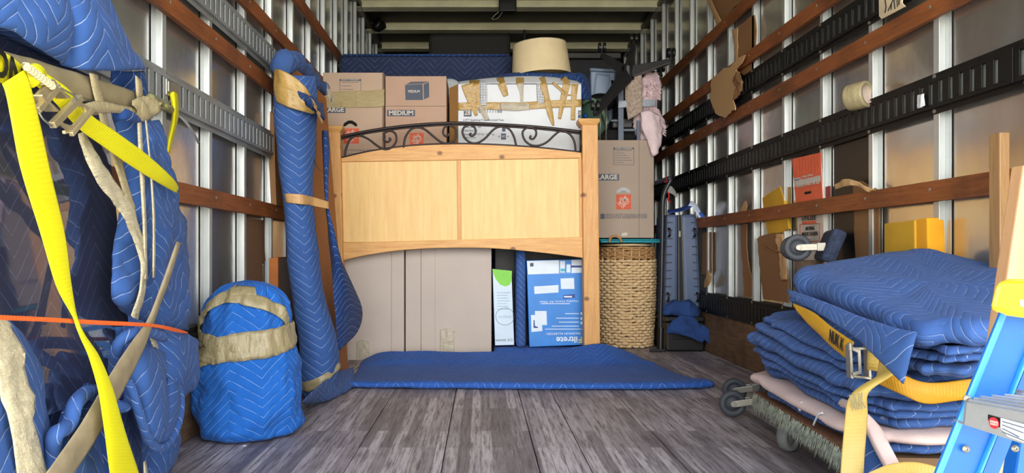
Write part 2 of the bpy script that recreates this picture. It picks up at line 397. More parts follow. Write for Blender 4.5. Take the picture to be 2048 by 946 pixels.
for nm, X, d in (('trim_1', XR, -1), ('trim_2', XL, 1)):      # cornice rails where roof meets wall
    m = MB(); m.box((min(X, X+d*.05), YF, ZC-.05), (max(X, X+d*.05), YB, ZC-.02)); m.box((min(X+d*.046, X+d*.05), YF, ZC-.07), (max(X+d*.046, X+d*.05), YB, ZC-.0505))
    struct(m.build(nm, plain('cornice', (92, 84, 66), .5, .3), None, bevel=.004))
for nm, X, d in (('baseboard_right', XR, -1), ('baseboard_left', XL, 1)):
    struct(MB().box((min(X, X+d*.02), YF, 0.001), (max(X, X+d*.02), YB, .251)).build(nm, KICK, None, bevel=.004))
def slat(side, z, word):
    X, d = (XR, -1) if side == 'right' else (XL, 1)
    m = MB(); a, b = X+d*.0245, X+d*.044; m.box((min(a, b), YF+.05, z-.032), (max(a, b), YB-.02, z+.032))
    m.cur = 1; y = (2.426 if side == 'right' else 2.379)-.03+.015-.4064*3
    while y < YB-.2:
        m.cyl((X+d*.043, y, z+.006), (X+d*.0455, y, z+.006), .006, 10); y += .4064
    o = m.build('wall_batten', [SLAT, STEEL], None, bevel=.003)
    tag(o, f'{word} of the rust-brown wooden slats on the {side} truck wall', 'slat', f'wooden slats on the {side} wall')
for side in ('right', 'left'):
    for z, wd in ((1.94, 'topmost'), (1.645, 'second from top'), (1.381, 'third from top'), (.8135, 'lowest')): slat(side, z, wd)
def etrack(side, z, mat, back, label):
    X, d = (XR, -1) if side == 'right' else (XL, 1)
    t = thing('cargo_track', label, 'cargo track', (X, 4.4, z), f'cargo tracks on the {side} wall')
    m = MB(); bx = lambda xa, xb, ya, yb, za, zb: m.box((min(X+d*xa, X+d*xb), ya, z+za), (max(X+d*xa, X+d*xb), yb, z+zb))
    y0, y1 = YF+.05, YB-.02
    bx(.0245, .028, y0, y1, .044, .0635); bx(.0245, .028, y0, y1, -.0635, -.044)
    bx(.028, .040, y0, y1, .034, .046); bx(.028, .040, y0, y1, -.046, -.034)
    y = y0
    while y < y1-.05:
        bx(.036, .040, y, y+.033, -.034, .034); y += .0508
    for ys in (2.05, 3.575, 5.1, 6.6): bx(.0402, .0425, ys-.012, ys+.012, -.046, .046)
    m.build('rail', mat, t, bevel=.002)
    MB().box((min(X+d*.0255, X+d*.0275), y0, z-.0338), (max(X+d*.0255, X+d*.0275), y1, z+.0338)).build('backing', back, t)
    m = MB(); y = (2.426 if side == 'right' else 2.379)-.03+.015-.4064*3
    while y < y1-.1:
        for zz in (.054, -.054): m.cyl((X+d*.028, y, z+zz), (X+d*.032, y, z+zz), .0065, 8)
        y += .4064
    m.build('bolts', STEEL, t)
etrack('right', 1.513, BLACKM, POST, 'upper black slotted cargo track on the right truck wall')
etrack('right', 1.117, BLACKM, POST, 'middle black slotted cargo track on the right wall, tape roll on it')
etrack('right', .3115, BLACKM, BLACKM, 'lowest black slotted cargo track just above the right kick board')
etrack('left', 1.513, GALV, POST, 'upper galvanised slotted cargo track on the left truck wall')
etrack('left', 1.117, GALV, POST, 'middle galvanised slotted cargo track on the left wall')
etrack('left', .3115, BLACKM, BLACKM, 'lowest black cargo track near the floor on the left wall')
# black roof lamp with loose wires between the ribs
t = thing('roof_lamp', 'small black lamp box with loose wires on the roof rib, top centre', 'lamp', P(1015, 0, 6.05))
MB().box(P(998, 22, 6.02), P(1032, -16, 6.10)).build('housing', BLACK, t, bevel=.008)
m = MB(); m.tube(spline([P(1000, 22, 6.05), P(990, 30, 6.05), P(984, 38, 6.06), P(996, 36, 6.05), P(1006, 22, 6.05)], 6), .003, 6); m.build('wire', STEEL, t, smooth=True)
t = thing('dark_bundle', 'small black crumpled cloth knot hanging at the left end of a roof rib', 'cloth', P(758, 50, 6.6))
m = MB(); m.ball(P(758, 50, 6.6), .055, 9)
for i, v in enumerate(m.v): m.v[i] = v + Vector((1, 0, .4))*.03*fbm(v, 16)
m.build('cloth', BLACK, t, smooth=True)
# ------------------------------------------------------------------ the load in the middle
def bx_px(x0, x1, y0, y1, Y, depth):
    a, b = P(x0, y1, Y), P(x1, y0, Y); return (a.x, Y, a.z), (b.x, Y+depth, b.z)
def seam(parent, x, y0, y1, Y, wd=.002): 
    MB().box(P(x, y1, Y-.0006)-Vector((wd/2, 0, 0)), P(x, y0, Y-.0001)+Vector((wd/2, 0, 0))).build('flap_seam', INK_SEAM, parent)
INK_SEAM = plain('seam_shadow', (120, 98, 82), .9)
def rect(parent, name, x0, x1, y0, y1, Y, mat, lift=.0012, th=.001):
    return MB().box(P(x0, y1, Y-lift), P(x1, y0, Y-lift+th*.9)).build(name, mat, parent)
def badge(parent, word, x0, x1, y0, y1, Y):
    rect(parent, 'size_badge', x0, x1, y0, y1, Y, INK)
    text(word, face_cam(P((x0+x1)/2, (y0+y1)/2, Y-.003)), (y1-y0)*Y/F*1.0, PALE, parent, bold=.028, fit=(x1-x0)*.86*Y/F)
def depot(parent, x0, x1, y0, y1, Y):
    rect(parent, 'logo', x0, x1, y0, y1, Y, ORANGE); c = P((x0+x1)/2, (y0+y1)/2, Y-.003); s = (x1-x0)*Y/F
    a = math.radians(42)
    for wd, off, sz, ft in (('THE', .30, .17, .22), ('HOME', .08, .34, .74), ('DEPOT', -.20, .26, .70)):
        up = Vector((-math.sin(a), 0, math.cos(a)))
        text(wd, face_cam(c+up*off*s, a), sz*s*1.15, PALE, parent, bold=.02, fit=ft*s)
def label_box(parent, x0, x1, y0, y1, Y, rows):
    m = MB(); t = .0022
    a, b = P(x0, y1, Y-.0012), P(x1, y0, Y-.0012); yy = (Y-.0012, Y-.0003)
    for lo, hi in (((a.x, a.z), (b.x, a.z+t)), ((a.x, b.z-t*5.5), (b.x, b.z)), ((a.x, a.z), (a.x+t, b.z)), ((b.x-t, a.z), (b.x, b.z))): m.box((lo[0], yy[0], lo[1]), (hi[0], yy[1], hi[1]))
    m.build('checklist', INK, parent)
    text("DON'T FORGET!", face_cam(((a.x+b.x)/2, Y-.003, b.z-t*2.75)), t*4.6, PALE, parent, bold=.02, fit=(b.x-a.x)*.84)
    m = MB()
    for i in range(rows):
        z = b.z-t*8-i*(b.z-t*9-a.z)/max(1, rows); x1_ = a.x+(b.x-a.x)*(.9-.12*((i*7) % 4))
        m.box((a.x+.008, yy[0], z-.004), (a.x+.013, yy[1], z)); m.box((a.x+.018, yy[0], z-.0035), (x1_, yy[1], z-.001))
    m.build('list_lines', INK, parent)
def hole(parent, x0, x1, y0, y1, Y, mat):
    xm = (x0+x1)/2; h = y1-y0
    pts = [(x0, y1-h*.1), (x0+2, y1-h*.55), (xm-4, y0), (xm+4, y0), (x1-2, y1-h*.55), (x1, y1-h*.1), (x1-4, y1), (xm+3, y0+h*.55), (xm-3, y0+h*.55), (x0+4, y1)]
    MB().prism([P(a, b, Y-.0012) for a, b in pts], (0, .001, 0)).build('hand_hole', mat, parent)
def carton(name, label, x0, x1, y0, y1, Y, depth, mat, cat='box'):
    lo, hi = bx_px(x0, x1, y0, y1, Y, depth)
    t = thing(name, label, cat, ((lo[0]+hi[0])/2, Y+depth/2, lo[2]))
    MB().box(lo, hi).build('carton', mat, t, bevel=.004); return t
HOLE = plain('hole_dark', (14, 12, 11), .9)
# lower cardboard cartons behind the headboard
t = carton('cardboard_box', 'tall plain grey-beige cardboard box at the left under the headboard, tape at its foot', 682, 808, 359, 721, 4.51, .52, CB_GREY)
seam(t, 783, 506, 720, 4.51); seam(t, 695, 506, 720, 4.51, .001)
patch('clear_tape', [[P(713, 684, 4.506), P(726, 680, 4.505), P(738, 684, 4.506)], [P(713, 700, 4.506), P(726, 702, 4.504), P(738, 700, 4.506)], [P(712, 722, 4.506), P(726, 722, 4.505), P(739, 722, 4.506)]], TAPEC, t, th=.001, amp=.003, fr=40)
t = carton('cardboard_box', 'wide plain beige cardboard box in the centre under the headboard, vertical flap seam', 811, 983, 359, 722, 4.53, .52, CB_GREY)
seam(t, 842, 495, 722, 4.53, .003); seam(t, 870, 495, 722, 4.53, .001)
patch('clear_tape', [[P(880, 660, 4.525), P(895, 657, 4.524), P(909, 661, 4.525)], [P(880, 680, 4.525), P(895, 682, 4.522), P(908, 682, 4.525)], [P(880, 706, 4.525), P(895, 706, 4.524), P(909, 706, 4.525)]], TAPEC, t, th=.001, amp=.003, fr=40)
# dark cabinet behind, carrying the white carton
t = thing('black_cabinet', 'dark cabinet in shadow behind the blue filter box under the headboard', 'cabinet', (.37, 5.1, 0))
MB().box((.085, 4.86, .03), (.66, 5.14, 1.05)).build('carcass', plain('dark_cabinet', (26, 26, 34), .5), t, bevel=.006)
m = MB(); m.box((.12, 4.85, .0), (.16, 4.90, .03)); m.box((.58, 4.85, .0), (.62, 4.90, .03)); m.box((.12, 5.1, .0), (.16, 5.15, .03)); m.box((.58, 5.1, .0), (.62, 5.15, .03)); m.build('foot', BLACK, t)
m = MB(); m.tube([P(1076, 512, 4.84), P(1104, 513, 4.84)], .004, 8); m.build('handle', STEEL, t)
# folded blanket under the small boxes
t = thing('folded_blanket', 'blue folded moving blanket under the white-green and blue boxes', 'blanket', P(1080, 712, 4.6))
m = MB(); m.box((.075, 4.5, .002), (.62, 4.84, .062)); m.build('blanket', B_FLOOR, t, bevel=.02, smooth=True)
# small white box with green corner
Y = 4.585; t = thing('product_box', 'slim white box with a green rounded corner, standing under the headboard', 'box', P(1008, 692, Y))
m = MB(); m.prism([P(985, 538, Y), P(1023, 542, Y), P(1028.5, 690, Y), P(990, 691, Y)], (0, .12, 0)); m.build('carton', WHITE_BLUE if 'WHITE_BLUE' in globals() else plain('pale_blue_board', (206, 224, 242), .5, var=.04), t, bevel=.003)
GRN = plain('lime_print', (122, 206, 58), .5, var=.05)
m = MB(); m.prism([P(x, y, Y-.001) for x, y in [(984.5, 538), (1024, 542), (1023, 562), (1019, 570), (1010, 573), (1000, 569), (992, 559), (987, 548)]], (0, .0009, 0)); m.build('green_corner', GRN, t)
m = MB(); m.tube([P(1010+18.5*math.cos(a), 633+17*math.sin(a), Y-.001) for a in [i*PI/16 for i in range(32)]], .0012, 5, closed=True); m.build('ring_mark', INK, t)
text('ecobee', face_cam(P(1010, 633, Y-.002)), .03, plain('faint_print', (170, 190, 205), .6), t, fit=.075)
text('essential  A12', face_cam(P(1008, 680, Y-.002)), .022, INK, t, fit=.1)
m = MB()
for i in range(7): m.box(P(994, 586+i*5.5, Y-.0012), P(1020-(i*5) % 7, 584.6+i*5.5, Y-.0004))
m.build('fine_print', plain('faint_print', (170, 190, 205), .6), t)
# blanket-wrapped panel edge
t = thing('blanket_roll', 'narrow upright panel wrapped in blue blanket between the two small boxes', 'blanket roll', P(1042, 697, 4.62))
m = MB(); m.box((P(1031.5, 0, 4.6).x, 4.56, .064), (P(1051, 0, 4.6).x, 4.83, .655)); o = m.build('blanket', B_BLUE, t, bevel=.022, smooth=True)
# blue filter box, upside down
Y = 4.57; FB = plain('filter_blue', (36, 132, 222), .45, var=.08); FW = plain('filter_white', (220, 232, 246), .5, var=.04); FD = plain('filter_navy', (40, 66, 150), .5); FY = plain('filter_yellow', (236, 226, 120), .5); FC = plain('filter_cyan', (60, 190, 214), .5)
t = thing('filter_box', 'bright blue product box standing upside down behind the right headboard post', 'box', P(1113, 692, Y))
rl = math.radians(.7)
m = MB(); m.prism([P(1053, 521, Y), P(1180, 518, Y), P(1184, 689, Y), P(1059, 694, Y)], (0, .17, 0)); m.build('carton', FB, t, bevel=.002)
def fq(nm, q, mt, l=.001): MB().prism([P(a, b, Y-l) for a, b in q], (0, .0008, 0)).build(nm, mt, t)
fq('white_band', [(1054, 522), (1179, 519), (1179, 545), (1056, 549)], FW)
fq('info_panel', [(1118, 520.4), (1143, 519.8), (1143, 545.8), (1118, 546.5)], FB, .002); fq('info_panel', [(1120, 522), (1130, 522), (1130, 545), (1120, 545)], FW, .003); fq('info_panel', [(1121, 537), (1130, 537), (1130, 543), (1121, 543)], FC, .004)
fq('info_panel', [(1133, 529), (1141, 529), (1141, 545), (1133, 545)], FW, .003)
fq('info_panel', [(1142, 531), (1168, 531), (1168, 535), (1142, 535)], FD, .002); fq('barcode', [(1060, 526), (1067, 526), (1067, 533), (1060, 533)], INK, .002)
fq('info_panel', [(1068, 573), (1117, 570), (1117, 585), (1069, 588)], FW); fq('picture', [(1121, 557), (1148, 556), (1149, 578), (1122, 578)], FW); fq('picture', [(1126, 590), (1150, 588), (1150, 596), (1126, 598)], FD); fq('picture', [(1128, 592), (1144, 592), (1144, 595), (1128, 595)], FW, .002)
fq('picture', [(1062, 630), (1070, 630), (1070, 622), (1093, 622), (1094, 650), (1084, 650), (1085, 662), (1063, 664)], FW); fq('picture', [(1067, 640), (1069, 640), (1070, 652), (1076, 654), (1076, 656), (1067, 656)], FD, .002)
UPS = lambda x, y: face_cam(P(x, y, Y-.002), PI+.02)
text('iltrete', UPS(1134, 679), .05, FW, t, bold=.02, fit=.125)
text('F', UPS(1161, 679), .05, FY, t, bold=.03)

text('MAXIMUM ALLERGEN', UPS(1127, 667), .018, FW, t, fit=.2); text('Healthy Home Air Filter', UPS(1118, 603), .016, FW, t, fit=.23)
m = MB()
for i, (y, a, b) in enumerate([(627, 1130, 1158), (636, 1112, 1158), (644, 1118, 1158), (652, 1104, 1158), (658, 1090, 1168), (607, 1082, 1140), (580, 1078, 1100), (529, 1078, 1092), (533, 1078, 1090)]):
    m.box(P(a, y+.9, Y-.0012), P(b, y-.4, Y-.0004))
m.build('fine_print', FW, t)
m = MB()
for y in (627, 637, 646): m.cyl(P(1164, y, Y-.0015), P(1164, y, Y-.0005), .009, 14)
m.build('bullet_icon', FW, t)
# cartons on top, behind the headboard's iron scroll
Y = 4.62
t = carton('moving_box', 'beige large moving box with tape across it, leftmost box above the headboard', 645.5, 768, 145, 361, Y, .36, CB_TAN)
label_box(t, 679, 722, 158, 186, Y, 3); badge(t, 'LARGE', 646, 691, 213, 226, Y); hole(t, 686, 715, 241, 253, Y, HOLE); depot(t, 687, 718, 257, 287, Y)
text('HEAVY DUTY MOVING BOXES', face_cam(P(705, 301, Y-.003)), .018, INK, t, fit=.3); text('QUALITY AT HOMEDEPOT.COM', face_cam(P(705, 308, Y-.003)), .018, INK, t, fit=.3)
patch('packing_tape', [[P(645, 186, Y-.004), P(680, 183, Y-.004), P(740, 181, Y-.004), P(769, 178, Y-.003)], [P(645, 198, Y-.004), P(680, 196, Y-.005), P(740, 192, Y-.005), P(769, 190, Y-.003)], [P(645, 216, Y-.004), P(680, 215, Y-.004), P(740, 215, Y-.004), P(769, 213, Y-.003)]], tape_mat('beige_tape', (190, 170, 122), .2, .85, .9), t, th=.001, amp=.004, fr=30, stretch=(1, 1, 4))
MB().box(P(765, 361, Y-.0008), P(767.5, 145, Y-.0002)).build('box_edge', INK_SEAM, t)
t = carton('moving_box', 'rose-beige medium moving box with a printed cube, second box above the headboard', 770.5, 893, 152, 361, Y, .36, CB_PINK)
badge(t, 'MEDIUM', 774, 830, 220, 232.5, Y); depot(t, 820, 847, 266, 292, Y); rect(t, 'flap_edge', 771, 893, 212, 212.7, Y, INK_SEAM)
m = MB(); m.prism([P(x, y, Y-.001) for x, y in [(810, 170), (845, 168), (846, 200), (811, 200)]], (0, .0008, 0)); m.prism([P(x, y, Y-.001) for x, y in [(811, 169), (822, 163.5), (858, 163), (846, 167)]], (0, .0008, 0)); m.prism([P(x, y, Y-.001) for x, y in [(847, 168.5), (858, 164), (858.5, 194), (848, 199)]], (0, .0008, 0)); m.build('printed_cube', INK, t)
text('MEDIUM', face_cam(P(828, 183, Y-.003)), .022, PALE, t, bold=.02, fit=.07)
# small pale object between medium box and white carton
t = thing('white_bundle', 'pale rounded bundle peeking out between the medium box and the white carton', 'bundle', P(900, 355, 5.1))
m = MB(); m.ball(P(900, 183, 5.10), .085, 12, (1, .5, 1.0)); m.box(P(889, 355, 5.07), P(912, 185, 5.13)); m.build('cloth', plain('pale_cloth', (206, 212, 216), .8), t, smooth=True, bevel=.02)
# white carton with many tapes
Y = 4.62; t = thing('white_carton', 'long white carton with gold tape strips behind the iron scroll of the headboard', 'box', P(1033, 361, Y+.25))
WH = plain('white_carton', (224, 228, 236), .55, var=.06, scale=4); TANS = cardboard('carton_side', (176, 132, 78))
a, b = P(916, 361, Y), P(1163, 168, Y)
m = MB(); m.box((a.x, Y, a.z), (b.x, Y+.42, b.z)); m.build('carton', WH, t, bevel=.005)
m = MB(); m.prism([P(899, 361, Y+.07), P(899, 176, Y+.07), P(916, 168, Y), P(916, 361, Y)], (0, .34, 0)); m.build('carton_side', TANS, t)
patch('top_flap', [[P(916, 168, Y+.0), P(975, 167, Y), P(1040, 167, Y), P(1100, 167, Y), P(1163, 168, Y)], [P(917, 163, Y+.1), P(975, 156, Y+.1), P(1040, 152, Y+.1), P(1100, 153, Y+.1), P(1155, 162, Y+.1)]], WH, t, th=.004)
def strip(pts, wd, mat=TAPEG, amp=.003, nm='packing_tape', lift=.006):
    L = []
    for i, q in enumerate(pts):
        x, y = q[:2]; dY = q[2] if len(q) > 2 else 0
        x2, y2 = pts[min(i+1, len(pts)-1)][:2]; x1, y1 = pts[max(i-1, 0)][:2]; dx, dy = x2-x1, y2-y1; l = math.hypot(dx, dy) or 1; w2 = (wd[i] if isinstance(wd, (list, tuple)) else wd)/2
        nx, ny = -dy/l*w2, dx/l*w2; yy = Y-lift+dY
        L.append([P(x+nx, y+ny, yy), P(x, y, yy-.0015), P(x-nx, y-ny, yy)])
    patch(nm, L, mat, t, th=.0012, amp=amp, fr=30)
for x0, x1, w_ in ((1000, 1003, 15), (1040, 1040, 16), (1082, 1086, 15), (1126, 1134, 14), (950, 950, 22)): strip([(x0, 155 if x0 > 960 else 160, .072), (x1, 167.5, -.002)], w_, amp=.0)
strip([(916, 213), (960, 212), (1000, 212), (1040, 212), (1090, 209), (1163, 206)], 15, amp=.005)
strip([(935, 168), (942, 195), (953, 231)], [26, 20, 6]); strip([(950, 168), (957, 195), (960, 218)], [20, 14, 8])
strip([(1003, 166), (1008, 180), (1012, 192)], [16, 14, 10]); strip([(1040, 166), (1043, 185), (1044, 210)], [16, 8, 6], TAPEC)
strip([(1086, 166), (1093, 195), (1100, 225), (1107, 251)], [14, 12, 12, 4], amp=.006, lift=.009); strip([(1134, 166), (1126, 200), (1119, 238)], [15, 12, 6]); strip([(1150, 168), (1147, 205), (1146, 240)], [14, 10, 9]); strip([(1105, 165), (1123, 180), (1130, 188), (1142, 190)], [4, 6, 5, 3], amp=.006, lift=.01)
CK = M_('checker_tape'); ck = CK.n('TexChecker', Vector=CK.uv(rot=(0, 0, .78)), Scale=150.0); CK.p(Base_Color=CK.mix(ck.outputs[1], lin((30, 32, 50)), lin((225, 228, 235))), Roughness=.4)
strip([(966, 163), (967, 190), (966, 212)], 14, CK.m, .001, 'checkered_tape', .008); strip([(1080, 167), (1081, 190), (1082, 208)], 15, CK.m, .001, 'checkered_tape', .007)
strip([(962, 212), (967, 224), (975, 240)], [14, 12, 8], TAPEC, .006, lift=.009); strip([(1000, 213), (1030, 214), (1060, 213)], [13, 15, 12], TAPEC, .006, lift=.012)
rect(t, 'number_badge', 927.5, 943, 218, 233, Y, INK); text('28', face_cam(P(935, 225.5, Y-.003)), .042, PALE, t, bold=.02, fit=.036)
rect(t, 'number_badge', 1156, 1162.5, 221, 236, Y, INK); text('28', face_cam(P(1159, 227, Y-.003)), .03, PALE, t, fit=.016)
text('1007177168', face_cam(P(978, 222, Y-.004)), .035, INK, t, fit=.15); text('6.5FT Sparkling Pre-Decorated Tree', face_cam(P(967, 240, Y-.003)), .016, INK, t, fit=.24)
for tx, x, y, ft in (('Size Box 28', 945, 254, .1), ('Case Pack 1/1', 941, 261, .085), ('Gross Wt. 37.07 lbs / 16.81 kg', 958, 268.5, .18), ('Made in China', 939, 275, .075)): text(tx, face_cam(P(x, y, Y-.003)), .016, INK, t, fit=ft)
rect(t, 'print_bar', 1004, 1011, 252, 263, Y, INK)
m = MB(); m.box(P(1002, 279, Y-.0012), P(1012, 267, Y-.0004)); m.prism([P(999, 271, Y-.001), P(999, 275, Y-.001), P(996.5, 273, Y-.001)], (0, .0008, 0)); m.prism([P(1015, 271, Y-.001), P(1015, 275, Y-.001), P(1017.5, 273, Y-.001)], (0, .0008, 0)); m.build('clamp_symbol', INK, t)
text('NO', face_cam(P(1007, 273, Y-.003)), .022, WH, t, fit=.022)
# headboard -------------------------------------------------------------------
Y = 4.42; HB = thing('headboard', 'pine wooden headboard with pale panels and black iron scrollwork', 'headboard', P(925, 724, Y))
def post(x0t, x1t, x0b, x1b, yt, yb, cap):
    m = MB(); m.prism([P(x0t, yt, Y-.03), P(x1t, yt, Y-.03), P(x1b, yb, Y-.03), P(x0b, yb, Y-.03)], (0, .085, 0)); o = m.build('post', PINE_V, HB, bevel=.005)
    cx0, cx1, cy = cap; m = MB()
    m.prism([P(cx0, cy, Y-.045), P(cx1, cy, Y-.045), P(cx1, cy+6, Y-.045), P(cx1-6, cy+14, Y-.03), P(cx0+6, cy+14, Y-.03), P(cx0, cy+6, Y-.045)], (0, .12, 0)); c = m.build('cap', PINE_H, o, bevel=.003)
post(646, 680, 655, 690, 262, 726, (639, 685, 251)); post(1164, 1196, 1169, 1201, 246, 723, (1157, 1200, 236.5))
def arc_px(pts, n=8): return [(q.x, q.y) for q in spline([Vector((a, b, 0)) for a, b in pts], n)]
top = arc_px([(676, 318), (740, 303), (820, 292), (905, 288.5), (990, 290), (1080, 296), (1163, 305)])
m = MB(); lowy = lambda x: 322 - (x-676)*(7/487.)
m.prism([P(a, b, Y) for a, b in top]+[P(1163, 316, Y), P(676, 324, Y)], (0, .035, 0)); m.build('top_rail', PINE_H, HB, bevel=.003)
bot = arc_px([(681, 522), (740, 509), (820, 499), (905, 495.5), (990, 497), (1080, 505), (1167, 516)])
m = MB(); m.prism([P(681, 485, Y), P(1167, 474, Y)]+[P(a, b, Y) for a, b in reversed(bot)], (0, .035, 0)); m.build('bottom_rail', PINE_H, HB, bevel=.003)
m = MB(); m.prism([P(680, 324, Y+.010), P(914, 320.5, Y+.010), P(916, 481, Y+.010), P(682, 484.5, Y+.010)], (0, .014, 0)); m.build('panel', PANEL, HB)
m = MB(); m.prism([P(921, 320.5, Y+.010), P(1157, 317, Y+.010), P(1160, 475.5, Y+.010), P(923, 480.5, Y+.010)], (0, .014, 0)); m.build('panel', PANEL, HB)
m = MB(); m.prism([P(913.5, 320, Y+.001), P(921.5, 320, Y+.001), P(923.5, 482, Y+.001), P(915.5, 482, Y+.001)], (0, .03, 0)); m.build('mullion', PINE_V, HB, bevel=.002)
m = MB(); m.prism([P(675, 322, Y+.002), P(681, 322, Y+.002), P(684, 486, Y+.002), P(678, 486, Y+.002)], (0, .03, 0)); m.build('stile', PINE_V, HB, bevel=.002)
m = MB(); m.prism([P(1157, 315, Y+.002), P(1164, 315, Y+.002), P(1168, 478, Y+.002), P(1160, 478, Y+.002)], (0, .03, 0)); m.build('stile', PINE_V, HB, bevel=.002)
IRON = plain('bronze_iron', (52, 42, 42), .45, .35); YI = Y+.005
IF = MB()
IF.tube(spline([P(675, 275, YI), P(740, 261.5, YI), P(820, 251, YI), P(905, 246, YI), P(990, 248.5, YI), P(1080, 254.5, YI), P(1162, 263.5, YI)], 8), .0085, 8)
IF.tube(spline([P(675, 280, YI), P(740, 266, YI), P(820, 255.5, YI), P(905, 250, YI), P(990, 252.5, YI), P(1080, 258.5, YI), P(1162, 268, YI)], 8), .005, 6)
IF.tube(spline([P(676, 317, YI), P(740, 302.5, YI), P(820, 291.5, YI), P(905, 287.5, YI), P(990, 289.5, YI), P(1080, 295.5, YI), P(1162, 304.5, YI)], 8), .006, 8)
IF.tube([P(676, 273, YI), P(677, 318, YI)], .006, 8); IF.tube([P(1161, 262, YI), P(1161, 305, YI)], .006, 8)
iron = IF.build('iron_frame', IRON, HB, smooth=True)
def scroll(pts): MB().tube(spline([P(a, b, YI-.004) for a, b in pts], 7), .0062, 8).build('scroll', IRON, iron, smooth=True)
scroll([(690, 313), (692, 298), (699, 281), (709, 273), (722, 272), (738, 279), (755, 292), (770, 299), (783, 295), (792, 283), (791, 268), (780, 262), (769, 267), (768, 279), (775, 284), (781, 279), (778, 276)])
scroll([(807, 295), (811, 274), (822, 259), (836, 255), (850, 259), (866, 272), (880, 283), (893, 287), (906, 283), (912, 271), (911, 258), (900, 251), (890, 254), (886, 264), (890, 272), (897, 271), (896, 267)])
scroll([(1032, 290), (1028, 274), (1020, 260), (1009, 254), (997, 254), (985, 261), (971, 276), (957, 285), (944, 286), (932, 279), (925, 266), (928, 255), (939, 250), (949, 255), (951, 265), (945, 272), (940, 270), (942, 266)])
scroll([(1151, 302), (1149, 285), (1142, 271), (1130, 263), (1119, 263), (1108, 271), (1094, 284), (1078, 291), (1062, 290), (1050, 281), (1045, 267), (1050, 258), (1061, 255), (1071, 260), (1072, 270), (1066, 278), (1060, 276), (1062, 271)])
# floor blanket --------------------------------------------------------------
t = thing('floor_blanket', 'blue quilted moving blanket spread on the truck floor before the headboard', 'blanket', (.1, 3.95, 0))
def W(x, y, z): return Vector((x, y, z))
def prof(X, hump, xf, yf):
    fx = lambda y: xf+(X-xf)*(y-yf)/(4.34-yf)
    return [W(xf, yf, .006), W(xf, yf-.012, .024), W(fx(yf+.05), yf+.05, .030), W(fx(3.85), 3.85, .010), W(fx(4.12), 4.12, .012), W(fx(4.22), 4.22, .02+hump*.25), W(fx(4.29), 4.29, hump*.75), W(X, 4.34, hump)]
cols = [prof(-.66, .02, -.62, 3.56), prof(-.62, .04, -.56, 3.55), prof(-.55, .065, -.45, 3.545), prof(-.40, .072, -.30, 3.54), prof(-.1, .068, -.05, 3.53), prof(.2, .07, .22, 3.515), prof(.45, .085, .5, 3.505), prof(.66, .115, .75, 3.51), prof(.80, .075, .95, 3.53), prof(.92, .02, 1.07, 3.57)]
rows = [list(r) for r in zip(*cols)]
patch('blanket', rows, B_FLOOR, t, n=5, th=.012, amp=.004, fr=6)
# ------------------------------------------------------------------ the load at the back
t = thing('wrapped_mattress', 'long navy blanket-covered block behind the top row of boxes', 'wrapped furniture', (-.36, 5.4, 0))
m = MB(); a, b = P(677, 107, 5.16), P(1026, 107, 5.16); m.box((a.x, 5.16, .02), (b.x, 5.55, a.z)); o = m.build('blanket', B_NAVY, t, bevel=.035, smooth=True)
m = MB(); m.tube([Vector((a.x+.03, 5.157, a.z-.012)), Vector((b.x-.03, 5.157, a.z-.012))], .008, 8); m.tube([P(822, 128, 5.155), P(830, 122, 5.15), P(838, 121, 5.155)], .003, 6); m.build('hem', B_DARK, t, smooth=True)
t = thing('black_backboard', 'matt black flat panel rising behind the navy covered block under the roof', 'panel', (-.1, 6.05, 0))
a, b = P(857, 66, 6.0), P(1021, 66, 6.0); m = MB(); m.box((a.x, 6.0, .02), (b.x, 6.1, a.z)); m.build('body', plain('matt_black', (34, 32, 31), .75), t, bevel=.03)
m = MB(); m.cyl(P(1049, 60, 6.0), P(1049, 330, 6.0), .012, 10); m.build('upright', BLACK, t)
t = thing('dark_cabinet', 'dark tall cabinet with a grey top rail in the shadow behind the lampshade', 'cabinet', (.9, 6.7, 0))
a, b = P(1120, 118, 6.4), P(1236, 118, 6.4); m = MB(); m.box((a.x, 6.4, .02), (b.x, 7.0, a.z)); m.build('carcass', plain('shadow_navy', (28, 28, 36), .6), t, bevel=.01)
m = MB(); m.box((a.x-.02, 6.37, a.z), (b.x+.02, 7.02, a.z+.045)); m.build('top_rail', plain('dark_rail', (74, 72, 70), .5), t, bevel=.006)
# blanket heap on the white carton, carrying the lampshade
zt = 1.685
t = thing('blanket_heap', 'dark blue blanket bundle on the white carton under the lampshade', 'blanket', P(1085, 168, 4.9))
m = MB(); prof_ = [(.001, 0), (.30, 0), (.325, .015), (.32, .035), (.27, .055), (.2, .062), (.001, .064)]
m.lathe(prof_, Matrix.Translation((.35, 4.92, zt)) @ Matrix.Diagonal((.92, .55, 1, 1)), 40)
for i, v in enumerate(m.v): m.v[i] = v + Vector((0, 0, .018*fbm(v, 9)*min(1, (v.z-zt)/.05)))
m.build('blanket', B_DARK, t, smooth=True)
patch('blanket_tail', [[P(1122, 160, 4.86), P(1140, 150, 4.86), P(1162, 148, 4.87), P(1176, 158, 4.9)], [P(1140, 168, 4.8), P(1160, 166, 4.8), P(1172, 170, 4.84), P(1181, 175, 4.9)], [P(1165, 200, 4.82), P(1170, 200, 4.80), P(1176, 200, 4.84), P(1181, 203, 4.9)]], B_DARK, t, th=.02, amp=.01, fr=10)
t = thing('drum_lampshade', 'cream drum lampshade standing on the dark blue bundle near the roof', 'lampshade', (.375, 4.88, 1.755))
k = 4.90/F; zb = HZ+(CY-153)*k; zh = HZ+(CY-90)*k; cx = (1083-CX)*k
TM = Matrix.Translation((cx, 4.90, zb)) @ Matrix.Rotation(math.radians(-3.5), 4, 'Y')
